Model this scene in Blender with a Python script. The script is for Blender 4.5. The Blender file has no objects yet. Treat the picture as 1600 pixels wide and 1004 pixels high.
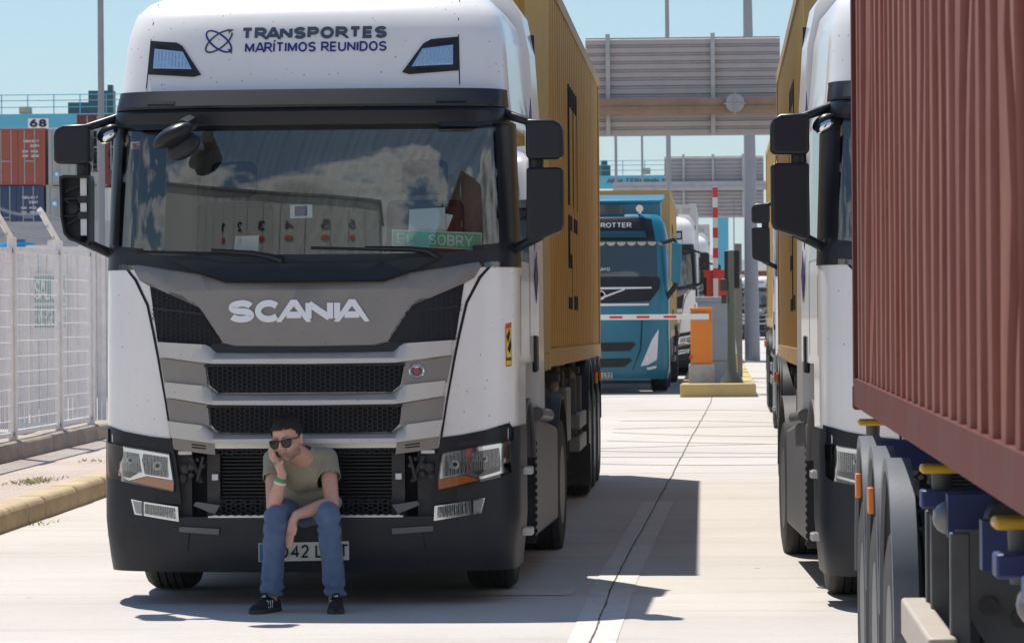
import bpy, bmesh, math, random
from mathutils import Vector, Matrix
random.seed(7)
R = math.radians
S = bpy.context.scene
COL = S.collection

# ------------------------------------------------------------------ camera
FPX, CX, CY = 6000.0, 800.0, 502.0            # focal length and centre in photo pixels (1600 wide)
CAM = Vector((0, 0, 1.78))
yaw, pitch, roll = math.atan(320 / FPX), 5.8 / FPX, R(0.42)
fwd = Vector((-math.sin(yaw) * math.cos(pitch), math.cos(yaw) * math.cos(pitch), -math.sin(pitch)))
r0 = fwd.cross(Vector((0, 0, 1))).normalized()
u0 = r0.cross(fwd).normalized()
rgt = r0 * math.cos(roll) - u0 * math.sin(roll)
upv = r0 * math.sin(roll) + u0 * math.cos(roll)
cd = bpy.data.cameras.new('camera')
cam = bpy.data.objects.new('camera', cd)
COL.objects.link(cam)
m = Matrix((rgt, upv, -fwd)).transposed().to_4x4()
m.translation = CAM
cam.matrix_world = m
cd.sensor_width = 36
cd.lens = FPX / 1600 * 36
cd.clip_start, cd.clip_end = 0.5, 20000
cd.dof.use_dof = True
cd.dof.focus_distance = 23.2
cd.dof.aperture_fstop = 14
S.camera = cam

# ------------------------------------------------------------------ light
SUN = Vector((-0.25, 0.42, 1.0)).normalized()
w = bpy.data.worlds.new("World")
S.world = w
w.use_nodes = True
nt = w.node_tree
bg = nt.nodes['Background']
bg.inputs['Strength'].default_value = 0.095
sky = nt.nodes.new('ShaderNodeTexSky')
sky.sky_type = 'NISHITA'
sky.sun_disc = False
sky.sun_elevation = math.asin(SUN.z)
sky.sun_rotation = math.atan2(SUN.x, SUN.y)
sky.air_density, sky.dust_density, sky.ozone_density = 1.0, 0.05, 3.0
def wn(t, **k):
    n = nt.nodes.new(t)
    for a, b in k.items(): setattr(n, a, b)
    return n
# cumulus bank low in the southern sky (behind the photographer)
tc = wn('ShaderNodeTexCoord')
mp = wn('ShaderNodeMapping'); mp.inputs['Scale'].default_value = (3.2, 3.2, 7.0); mp.inputs['Location'].default_value = (0.35, 0.2, 0.45)
nz = wn('ShaderNodeTexNoise'); nz.inputs['Scale'].default_value = 1.25; nz.inputs['Detail'].default_value = 9; nz.inputs['Roughness'].default_value = 0.56
sx = wn('ShaderNodeSeparateXYZ')
nt.links.new(tc.outputs['Generated'], mp.inputs['Vector']); nt.links.new(mp.outputs['Vector'], nz.inputs['Vector'])
nt.links.new(tc.outputs['Generated'], sx.inputs['Vector'])
def mapr(src, a, b, c, d):
    n = wn('ShaderNodeMapRange'); nt.links.new(src, n.inputs['Value'])
    for i, v in zip((1, 2, 3, 4), (a, b, c, d)): n.inputs[i].default_value = v
    return n.outputs['Result']
def mth(op, a, b):
    n = wn('ShaderNodeMath', operation=op)
    for i, v in enumerate((a, b)):
        if isinstance(v, (int, float)): n.inputs[i].default_value = v
        else: nt.links.new(v, n.inputs[i])
    return n.outputs[0]
lowb = mapr(sx.outputs['Z'], 0.24, 0.36, 0.105, -0.22)
dens = mth('ADD', nz.outputs['Fac'], lowb)
msk = mth('MULTIPLY', mapr(dens, 0.53, 0.60, 0, 1), mapr(sx.outputs['Y'], -0.15, -0.45, 0, 1))
ctop = mapr(dens, 0.56, 0.74, 1.0, 0.22)
cmul = wn('ShaderNodeMix', data_type='RGBA', blend_type='MULTIPLY'); cmul.inputs[0].default_value = 1
cmul.inputs[6].default_value = (10.5, 10.7, 10.8, 1)
nt.links.new(ctop, cmul.inputs[7])
cm = wn('ShaderNodeMix', data_type='RGBA')
grad = wn('ShaderNodeMix', data_type='RGBA', blend_type='MULTIPLY'); grad.inputs[0].default_value = 1
el = wn('ShaderNodeValToRGB'); el.color_ramp.elements[0].position = 0.0; el.color_ramp.elements[0].color = (.56, .63, .68, 1); el.color_ramp.elements[1].position = .40; el.color_ramp.elements[1].color = (1.08, 1.06, 1.03, 1)
nt.links.new(sx.outputs['Z'], el.inputs[0]); nt.links.new(sky.outputs[0], grad.inputs[6]); nt.links.new(el.outputs[0], grad.inputs[7])
nt.links.new(msk, cm.inputs[0]); nt.links.new(grad.outputs[2], cm.inputs[6]); nt.links.new(cmul.outputs[2], cm.inputs[7])
nt.links.new(cm.outputs[2], bg.inputs['Color'])
sd = bpy.data.lights.new('sun', 'SUN'); sd.energy = 4.2; sd.angle = R(0.53); sd.color = (1.0, 0.945, 0.87)
so = bpy.data.objects.new('sun', sd); COL.objects.link(so)
so.rotation_euler = SUN.to_track_quat('Z', 'Y').to_euler()
so.location = (0, 0, 60)
S.view_settings.view_transform = 'Standard'
S.view_settings.look = 'None'
S.view_settings.exposure = 0.60
S.view_settings.gamma = 1
S.cycles.max_bounces = 8
S.cycles.transparent_max_bounces = 12

# ------------------------------------------------------------------ projection helpers
def ray(px, py):
    return fwd + rgt * ((px - CX) / FPX) + upv * (-(py - CY) / FPX)
def P(px, py, Y):
    d = ray(px, py); return CAM + d * ((Y - CAM.y) / d.y)
def PX(px, py, X):
    d = ray(px, py); return CAM + d * ((X - CAM.x) / d.x)
GZ = [(-400, 0), (20, 0), (25, .04), (37, .15), (71, .37), (140, .36), (260, .32), (9000, .3)]
def gz(y):
    for (a, za), (b, zb) in zip(GZ, GZ[1:]):
        if y <= b: return za + (zb - za) * (y - a) / (b - a)
    return .3
def G(px, py):
    lo, hi = 3.0, 3000.0
    for _ in range(60):
        mid = (lo + hi) / 2; p = P(px, py, mid)
        if p.z > gz(mid): lo = mid
        else: hi = mid
    return P(px, py, lo)

# ------------------------------------------------------------------ materials
def newmat(name):
    m = bpy.data.materials.new(name); m.use_nodes = True
    return m, m.node_tree, m.node_tree.nodes['Principled BSDF']
def nd(t, kind, **k):
    n = t.nodes.new(kind)
    for a, b in k.items(): setattr(n, a, b)
    return n
def ramp(t, src, p0, p1, c0=(0, 0, 0, 1), c1=(1, 1, 1, 1)):
    n = nd(t, 'ShaderNodeValToRGB'); e = n.color_ramp.elements
    e[0].position, e[1].position = p0, p1; e[0].color, e[1].color = c0, c1
    t.links.new(src, n.inputs[0]); return n.outputs[0]
def noise(t, scale, detail=4, rough=.55, vec=None, sc=None):
    n = nd(t, 'ShaderNodeTexNoise'); n.inputs['Scale'].default_value = scale; n.inputs['Detail'].default_value = detail; n.inputs['Roughness'].default_value = rough
    if vec is None: vec = nd(t, 'ShaderNodeTexCoord').outputs['Object']
    if sc:
        mp = nd(t, 'ShaderNodeMapping'); mp.inputs['Scale'].default_value = sc; t.links.new(vec, mp.inputs['Vector']); vec = mp.outputs[0]
    t.links.new(vec, n.inputs['Vector']); return n.outputs['Fac']
def mixc(t, fac, a, b, blend='MIX'):
    n = nd(t, 'ShaderNodeMix', data_type='RGBA', blend_type=blend)
    for i, v in ((0, fac), (6, a), (7, b)):
        if hasattr(v, 'links'): t.links.new(v, n.inputs[i])
        elif i == 0: n.inputs[0].default_value = v
        else: n.inputs[i].default_value = (*v[:3], 1)
    return n.outputs[2]
def bump(t, b, src, strength=.3, dist=.01):
    n = nd(t, 'ShaderNodeBump'); n.inputs['Strength'].default_value = strength; n.inputs['Distance'].default_value = dist
    t.links.new(src, n.inputs['Height']); t.links.new(n.outputs[0], b.inputs['Normal'])
def mat(name, col, rough=.5, metal=0, var=0, vscale=6, vcol=None, coat=0, bmp=0, bscale=60, spec=None, speck=0, sc=None):
    m, t, b = newmat(name)
    b.inputs['Base Color'].default_value = (*col, 1); b.inputs['Roughness'].default_value = rough; b.inputs['Metallic'].default_value = metal
    if coat: b.inputs['Coat Weight'].default_value = coat; b.inputs['Coat Roughness'].default_value = .08
    if spec is not None: b.inputs['Specular IOR Level'].default_value = spec
    c = None
    if var:
        f = ramp(t, noise(t, vscale, 6, .65, sc=sc), .42, .72)
        mm = nd(t, 'ShaderNodeMath', operation='MULTIPLY'); t.links.new(f, mm.inputs[0]); mm.inputs[1].default_value = var
        c = mixc(t, mm.outputs[0], col, vcol or tuple(x * .5 for x in col))
        t.links.new(f, nd(t, 'ShaderNodeMath').inputs[0])
    if speck:
        v = nd(t, 'ShaderNodeTexVoronoi'); v.inputs['Scale'].default_value = 22
        t.links.new(nd(t, 'ShaderNodeTexCoord').outputs['Object'], v.inputs['Vector'])
        nn = noise(t, 3, 3)
        s1 = ramp(t, v.outputs['Distance'], .06, .13, (1, 1, 1, 1), (0, 0, 0, 1))
        s2 = ramp(t, v.outputs['Color'], .45, .62)
        mm = nd(t, 'ShaderNodeMath', operation='MULTIPLY'); t.links.new(s1, mm.inputs[0]); t.links.new(s2, mm.inputs[1])
        m2 = nd(t, 'ShaderNodeMath', operation='MULTIPLY'); t.links.new(mm.outputs[0], m2.inputs[0]); m2.inputs[1].default_value = speck
        c = mixc(t, m2.outputs[0], c if c is not None else col, (.10, .055, .03))
    if c is not None: t.links.new(c, b.inputs['Base Color'])
    if bmp: bump(t, b, noise(t, bscale, 5), bmp, .004)
    return m
M = {}
M['white'] = mat('white_cab_paint', (.80, .77, .735), .32, var=.22, vscale=2.2, vcol=(.60, .54, .47), coat=.6, speck=.9)
M['white_clean'] = mat('white_paint', (.78, .78, .77), .4, var=.3, vscale=3, vcol=(.55, .52, .48))
M['silver'] = mat('warm_silver_paint', (.54, .51, .47), .38, metal=.25, coat=.3, speck=.7, var=.15, vscale=4)
M['grey_panel'] = mat('bronze_grey_paint', (.235, .215, .195), .42, metal=.35, coat=.25, speck=.5, var=.2, vscale=3)
M['black'] = mat('black_plastic', (.018, .020, .026), .42, var=.5, vscale=5, vcol=(.035, .034, .034), bmp=.15, bscale=250, speck=.35, spec=.3)
M['black2'] = mat('satin_black_plastic', (.012, .014, .019), .34, spec=.3)
M['dark'] = mat('soot_black', (.007, .007, .008), .8)
M['darkmetal'] = mat('dark_chassis_metal', (.030, .030, .033), .55, var=.6, vscale=7, vcol=(.07, .055, .045))
M['rubber'] = mat('tyre_rubber', (.018, .018, .018), .8, var=.7, vscale=5, vcol=(.06, .055, .05), bmp=.3, bscale=40)
M['skirt'] = mat('grey_plastic_skirt', (.13, .13, .135), .48, var=.4, vscale=3, vcol=(.09, .085, .08))
M['rim'] = mat('steel_rim', (.17, .17, .175), .5, metal=.4, var=.5, vscale=6, vcol=(.12, .1, .08))
M['chrome'] = mat('chrome', (.78, .79, .80), .12, metal=1)
M['alu'] = mat('aluminium', (.55, .55, .56), .4, metal=.7, var=.3, vscale=12)
M['amber'] = mat('amber_plastic', (.75, .20, .015), .25, coat=.5)
M['navy'] = mat('navy_ink', (.015, .02, .17), .4)
M['slate'] = mat('slate_ink', (.055, .075, .11), .4)
M['letter'] = mat('white_letter', (.78, .79, .82), .35)
M['badge_red'] = mat('red_enamel', (.45, .03, .03), .35)
M['sticker_y'] = mat('yellow_sticker', (.75, .52, .03), .4)
M['sticker_r'] = mat('red_sticker', (.60, .05, .03), .4)
M['greensign'] = mat('green_sign_enamel', (.0, .55, .29), .35)
M['paper'] = mat('paper', (.80, .86, .90), .7)
M['plate'] = mat('plate_white', (.62, .61, .56), .45, var=.3, vscale=14)
M['plate_blue'] = mat('plate_blue', (.02, .10, .38), .45)
M['interior'] = mat('cab_lining', (.008, .009, .011), .8)
M['seat'] = mat('seat_cloth', (.012, .013, .017), .85)

def glassmat(name, tint, refl=.14):
    m, t, b = newmat(name); t.nodes.remove(b)
    out = t.nodes['Material Output']
    tr = nd(t, 'ShaderNodeBsdfTransparent'); tr.inputs[0].default_value = (*tint, 1)
    gl = nd(t, 'ShaderNodeBsdfGlossy'); gl.inputs['Roughness'].default_value = .008
    lw = nd(t, 'ShaderNodeFresnel'); lw.inputs[0].default_value = 1.5
    ad = nd(t, 'ShaderNodeMath', operation='ADD'); t.links.new(lw.outputs[0], ad.inputs[0]); ad.inputs[1].default_value = refl - .04
    ad.use_clamp = True
    mx = nd(t, 'ShaderNodeMixShader'); t.links.new(ad.outputs[0], mx.inputs[0]); t.links.new(tr.outputs[0], mx.inputs[1]); t.links.new(gl.outputs[0], mx.inputs[2])
    t.links.new(mx.outputs[0], out.inputs[0])
    return m
M['screen'] = glassmat('windscreen_glass', (.80, .88, .86), .115)
M['sideglass'] = glassmat('side_glass', (.35, .42, .42), .12)
M['lens'] = glassmat('lamp_lens', (.93, .95, .96), .06)

def reflector():
    m, t, b = newmat('lamp_reflector')
    b.inputs['Base Color'].default_value = (.72, .74, .76, 1); b.inputs['Metallic'].default_value = 1; b.inputs['Roughness'].default_value = .14
    wv = nd(t, 'ShaderNodeTexWave'); wv.bands_direction = 'X'; wv.inputs['Scale'].default_value = 14; wv.inputs['Distortion'].default_value = 1.5
    t.links.new(nd(t, 'ShaderNodeTexCoord').outputs['Object'], wv.inputs['Vector'])
    bump(t, b, wv.outputs['Fac'], .8, .02)
    return m
M['reflector'] = reflector()

# ------------------------------------------------------------------ mesh helpers
class MB:
    def __init__(s): s.v, s.f = [], []
    def add(s, vs, fs):
        k = len(s.v); s.v += [tuple(p) for p in vs]; s.f += [tuple(i + k for i in f) for f in fs]; return s
    def box(s, x0, x1, y0, y1, z0, z1):
        return s.add([(x0, y0, z0), (x1, y0, z0), (x1, y1, z0), (x0, y1, z0), (x0, y0, z1), (x1, y0, z1), (x1, y1, z1), (x0, y1, z1)],
                     [(0, 3, 2, 1), (4, 5, 6, 7), (0, 1, 5, 4), (1, 2, 6, 5), (2, 3, 7, 6), (3, 0, 4, 7)])
    def obox(s, c, hx, hy, hz, mtx):
        k = MB().box(-hx, hx, -hy, hy, -hz, hz); c = Vector(c)
        return s.add([c + mtx @ Vector(p) for p in k.v], k.f)
    def prism(s, loop, vec):
        n = len(loop); vec = Vector(vec); a = [Vector(p) for p in loop]
        return s.add(a + [p + vec for p in a], [tuple(range(n))[::-1], tuple(range(n, 2 * n))] + [(i, (i + 1) % n, n + (i + 1) % n, n + i) for i in range(n)])
    def cone(s, p0, p1, r0, r1=None, n=12, cap=True):
        r1 = r0 if r1 is None else r1; p0, p1 = Vector(p0), Vector(p1); d = (p1 - p0)
        q = d.to_track_quat('Z', 'Y').to_matrix(); vs = []
        for p, r in ((p0, r0), (p1, r1)):
            vs += [p + q @ Vector((r * math.cos(2 * math.pi * i / n), r * math.sin(2 * math.pi * i / n), 0)) for i in range(n)]
        fs = [(i, (i + 1) % n, n + (i + 1) % n, n + i) for i in range(n)]
        if cap: fs += [tuple(range(n))[::-1], tuple(range(n, 2 * n))]
        return s.add(vs, fs)
    def tube(s, pts, r, n=8, closed=False):
        pts = [Vector(p) for p in pts]; N = len(pts); rs = r if isinstance(r, (list, tuple)) else [r] * N; vs = []; ref = None
        for i, p in enumerate(pts):
            a = pts[i - 1] if (i or closed) else p; b = pts[(i + 1) % N] if (i < N - 1 or closed) else p
            d = (b - a).normalized()
            if ref is None: ref = Vector((0, 0, 1)) if abs(d.z) < .9 else Vector((1, 0, 0))
            x = (ref - d * ref.dot(d)).normalized(); ref = x; y = d.cross(x)
            vs += [p + (x * math.cos(2 * math.pi * k / n) + y * math.sin(2 * math.pi * k / n)) * rs[i] for k in range(n)]
        fs = []
        for i in range(N if closed else N - 1):
            j = (i + 1) % N
            fs += [(i * n + k, i * n + (k + 1) % n, j * n + (k + 1) % n, j * n + k) for k in range(n)]
        if not closed: fs += [tuple(range(n))[::-1], tuple(range((N - 1) * n, N * n))]
        return s.add(vs, fs)
    def ell(s, c, rx, ry, rz, mtx=None, seg=20, rings=12):
        c = Vector(c); vs = [(0, 0, 1)]
        for i in range(1, rings):
            a = math.pi * i / rings
            vs += [(math.sin(a) * math.cos(2 * math.pi * k / seg), math.sin(a) * math.sin(2 * math.pi * k / seg), math.cos(a)) for k in range(seg)]
        vs.append((0, 0, -1)); L = len(vs) - 1
        fs = [(0, 1 + k, 1 + (k + 1) % seg) for k in range(seg)]
        for i in range(rings - 2):
            a, b = 1 + i * seg, 1 + (i + 1) * seg
            fs += [(a + k, b + k, b + (k + 1) % seg, a + (k + 1) % seg) for k in range(seg)]
        a = 1 + (rings - 2) * seg
        fs += [(a + (k + 1) % seg, a + k, L) for k in range(seg)]
        out = []
        for p in vs:
            q = Vector((p[0] * rx, p[1] * ry, p[2] * rz)); out.append(c + (mtx @ q if mtx else q))
        return s.add(out, fs)
    def lathe(s, prof, c, axis='X', n=32):
        c = Vector(c); vs = []
        for r, h in prof:
            for k in range(n):
                a = 2 * math.pi * k / n; p, q = r * math.cos(a), r * math.sin(a)
                vs.append(c + (Vector((h, p, q)) if axis == 'X' else Vector((p, h, q)) if axis == 'Y' else Vector((p, q, h))))
        fs = []
        for i in range(len(prof) - 1):
            fs += [(i * n + k, i * n + (k + 1) % n, (i + 1) * n + (k + 1) % n, (i + 1) * n + k) for k in range(n)]
        if prof[0][0] > 1e-4: fs.append(tuple(range(n))[::-1])
        if prof[-1][0] > 1e-4: fs.append(tuple(range((len(prof) - 1) * n, len(prof) * n)))
        return s.add(vs, fs)
    def build(s, name, mt, parent=None, smooth=False, bevel=0, fix=True, loc=None):
        me = bpy.data.meshes.new(name)
        me.from_pydata(s.v, [], s.f); me.update()
        if fix:
            b = bmesh.new(); b.from_mesh(me); bmesh.ops.recalc_face_normals(b, faces=b.faces); b.to_mesh(me); b.free()
        return link(name, me, mt, parent, smooth, bevel, loc)
def link(name, me, mt, parent=None, smooth=False, bevel=0, loc=None):
    me.materials.clear(); me.materials.append(mt)
    o = bpy.data.objects.new(name, me); COL.objects.link(o)
    if parent is not None: o.parent = parent
    if loc is not None: o.location = loc
    if smooth:
        me.shade_smooth(); me.set_sharp_from_angle(angle=R(38))
    if bevel:
        bv = o.modifiers.new('bevel', 'BEVEL'); bv.width = bevel; bv.segments = 3; bv.limit_method = 'ANGLE'; bv.angle_limit = R(40)
        me.shade_smooth(); me.set_sharp_from_angle(angle=R(60))
    return o
def thing(name, label, cat, loc=(0, 0, 0), group=None, rot=None):
    o = bpy.data.objects.new(name, None); COL.objects.link(o); o.location = loc; o.empty_display_size = .2
    if rot: o.rotation_euler = rot
    return tag(o, label, cat, group)
def tag(o, label=None, cat=None, group=None, kind=None):
    if label: o['label'] = label
    if cat: o['category'] = cat
    if group: o['group'] = group
    if kind: o['kind'] = kind
    return o
def copy_tree(o, parent=None, skip=()):
    c = o.copy(); COL.objects.link(c); c.parent = parent
    for ch in list(o.children):
        if ch.get('only') or ch.name.split('.')[0] in skip: continue
        copy_tree(ch, c, skip)
    return c
def _arc(cx, cy, rx, ry, a0, a1, n=9):
    return [(cx + rx * math.cos(R(a0 + (a1 - a0) * i / n)), cy + ry * math.sin(R(a0 + (a1 - a0) * i / n))) for i in range(n + 1)]
_S = _arc(.5, .74, .5, .26, 20, 90) + _arc(.5, .74, .5, .24, 100, 260) + [(.5, .5)] + _arc(.5, .25, .5, .25, 80, -80) + _arc(.5, .26, .5, .26, -90, -160)
GLYPH = {
 'A': (1.15, [[(0, 0), (.44, 1), (.56, 1), (1, 0)], [(.2, .25), (.8, .25)]]), 'B': (.9, [[(.55, .52), (0, .52), (0, 1), (.6, 1)] + _arc(.6, .76, .36, .24, 80, -90) + [(.5, .52)], [(0, .52), (0, 0), (.6, 0)] + _arc(.6, .26, .4, .26, -80, 90) + [(.5, .52)]]),
 'C': (1.0, [_arc(.5, .5, .5, .5, 40, 320, 20)]), 'D': (1.0, [[(0, 0), (0, 1), (.45, 1)] + _arc(.45, .5, .55, .5, 80, -80, 12) + [(.45, 0), (0, 0)]]),
 'E': (.8, [[(1, 1), (0, 1), (0, 0), (1, 0)], [(0, .5), (.92, .5)]]), 'F': (.8, [[(1, 1), (0, 1), (0, 0)], [(0, .5), (.9, .5)]]), 'G': (1.05, [_arc(.5, .5, .5, .5, 40, 340, 20) + [(.97, .45), (.55, .45)]]),
 'I': (.0, [[(0, 0), (0, 1)]]), 'K': (.95, [[(0, 0), (0, 1)], [(1, 1), (.1, .42)], [(.35, .62), (1, 0)]]), 'L': (.78, [[(0, 1), (0, 0), (1, 0)]]), 'M': (1.2, [[(0, 0), (0, 1)], [(1, 0), (1, 1)], [(.04, .93), (.5, .12), (.96, .93)]]), 'N': (1.02, [[(0, 0), (0, 1)], [(1, 0), (1, 1)], [(.03, .93), (.97, .07)]]),
 'O': (1.1, [_arc(.5, .5, .5, .5, 90, 450, 24)]), 'P': (.88, [[(0, 0), (0, 1), (.6, 1)] + _arc(.6, .73, .4, .27, 80, -80) + [(.6, .46), (0, .46)]]), 'R': (.95, [[(0, 0), (0, 1), (.6, 1)] + _arc(.6, .73, .38, .27, 80, -80) + [(.6, .46), (0, .46)], [(.5, .46), (1, 0)]]),
 'S': (.92, [_S]), 'T': (.92, [[(0, 1), (1, 1)], [(.5, 1), (.5, 0)]]), 'U': (.98, [[(0, 1), (0, .36)] + _arc(.5, .36, .5, .36, 190, 350, 12) + [(1, .36), (1, 1)]]), 'W': (1.3, [[(0, 1), (.25, 0), (.5, .95), (.75, 0), (1, 1)]]), 'X': (.95, [[(0, 0), (1, 1)], [(0, 1), (1, 0)]]),
 'Y': (.98, [[(0, 1), (.5, .42), (1, 1)], [(.5, .42), (.5, 0)]]), 'Z': (.9, [[(0, 1), (1, 1), (0, 0), (1, 0)]]),
 '0': (.78, [_arc(.5, .5, .5, .5, 90, 450, 22)]), '1': (.35, [[(0, .78), (1, 1), (1, 0)]]), '2': (.8, [_arc(.5, .70, .5, .30, 170, -20) + [(0, 0), (1, 0)]]), '3': (.8, [_arc(.5, .74, .46, .26, 150, -80) + [(.4, .5)], _arc(.5, .26, .5, .26, 90, -150)]), '4': (.85, [[(.72, 0), (.72, 1), (0, .28), (1, .28)]]),
 '5': (.8, [[(.92, 1), (.12, 1), (.05, .55)] + _arc(.47, .32, .53, .32, 110, -150, 12)]), '6': (.8, [_arc(.5, .31, .5, .31, 90, 450, 18), [(.85, 1), (.5, .95), (.12, .62), (.0, .32)]]), '7': (.78, [[(0, 1), (1, 1), (.35, 0)]]), '8': (.8, [_arc(.5, .27, .5, .27, 90, 450, 16), _arc(.5, .76, .43, .24, 90, 450, 16)]), '9': (.8, [_arc(.5, .69, .5, .31, 90, 450, 18), [(1, .68), (.88, .38), (.5, .05), (.15, 0)]]),
}
GLYPH['Í'] = (.0, GLYPH['I'][1] + [[(-.02, 1.16), (.10, 1.34)]])
def text2d(body, wt=.16, space=.14, wide=.62):
    """plain sans lettering as thick strokes; returns vertices (x, y, layer, face side) and faces"""
    mb = MB(); x0 = 0; ly = 0; pv = ' '
    for ch in body:
        if ch == ' ': x0 += wide * .45 + space; pv = ' '; continue
        if 'A' in (ch, pv) and pv not in ' M': x0 -= .13 * wide / .62
        pv = ch
        w_, strokes_ = GLYPH[ch]; w_ = w_ * wide
        for st in strokes_:
            pts = [Vector((x0 + wt / 2 + p[0] * (w_ if w_ else 1), wt / 2 + p[1] * (1 - wt), 0)) for p in st]; N = len(pts); k = len(mb.v); ly += 1
            for e0, e1 in ((0, 1), (-1, -2)):
                dd = (pts[e0] - pts[e1]).normalized()
                if abs(dd.y) > .3 and abs(dd.x) > .1 and min(abs(pts[e0].y - wt / 2), abs(pts[e0].y - 1 + wt / 2)) < .02: pts[e0] = pts[e0] + dd * wt * .9
            closed = (pts[0] - pts[-1]).length < 1e-4
            for i, p in enumerate(pts):
                a = pts[i - 1] if i else (pts[-2] if closed else None); b = pts[i + 1] if i < N - 1 else (pts[1] if closed else None)
                da = (p - a).normalized() if a is not None else None; db = (b - p).normalized() if b is not None else None
                d = ((da or db) + (db or da)); d = d.normalized() if d.length > .2 else (da or db)
                nrm = Vector((-d.y, d.x, 0)); cs = max(.45, nrm.dot(Vector((-(db or da).y, (db or da).x, 0))))
                for sg in (1, -1):
                    q = p + nrm * (wt / 2 / cs * sg)
                    if not closed and i in (0, N - 1) and abs(d.y) < .95 and abs(d.x) < .93: q.y = min(max(q.y, 0), 1.0 if ch != 'Í' else 1.4)
                    if ch != 'Í': q.y = min(max(q.y, 0), 1)
                    for fc in (0, 1): mb.v.append((q.x, q.y, ly % 7, fc))
            for i in range(N - 1):
                a, b = k + 4 * i, k + 4 * (i + 1)
                mb.f += [(a, b, b + 2, a + 2), (a + 1, a + 3, b + 3, b + 1), (a, a + 1, b + 1, b), (a + 2, b + 2, b + 3, a + 3)]
            if not closed: mb.f += [(k, k + 2, k + 3, k + 1), (k + 4 * N - 4, k + 4 * N - 3, k + 4 * N - 1, k + 4 * N - 2)]
        x0 += w_ + wt + space
    return mb
def lettering(body, mt, parent, fn, box, bold=.02, name='lettering', depth=.006, space=.12, wt=None, wide=.62):
    """text stretched into box=(x0,x1,z0,z1); fn(x,z,d) -> point, d = distance behind the front face"""
    mb = text2d(body, wt or .11 + bold * 3, space, wide); xs = [v[0] for v in mb.v]; ax, bx = min(xs), max(xs)
    out = MB(); out.f = mb.f
    for x, y, ly, fc in mb.v:
        out.v.append(tuple(fn(box[0] + (x - ax) / (bx - ax) * (box[1] - box[0]), box[2] + y * (box[3] - box[2]), (depth if fc else 0) - .00025 * ly)))
    return out.build(name, mt, parent, fix=False)
def inside(poly, x, y):
    c = False; n = len(poly)
    for i in range(n):
        x1, y1 = poly[i]; x2, y2 = poly[(i + 1) % n]
        if (y1 > y) != (y2 > y) and x < (x2 - x1) * (y - y1) / (y2 - y1) + x1: c = not c
    return c
def interp(tab, z):
    if z <= tab[0][0]: return tab[0][1]
    for (a, va), (b, vb) in zip(tab, tab[1:]):
        if z <= b: return va + (vb - va) * (z - a) / (b - a)
    return tab[-1][1]

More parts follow.
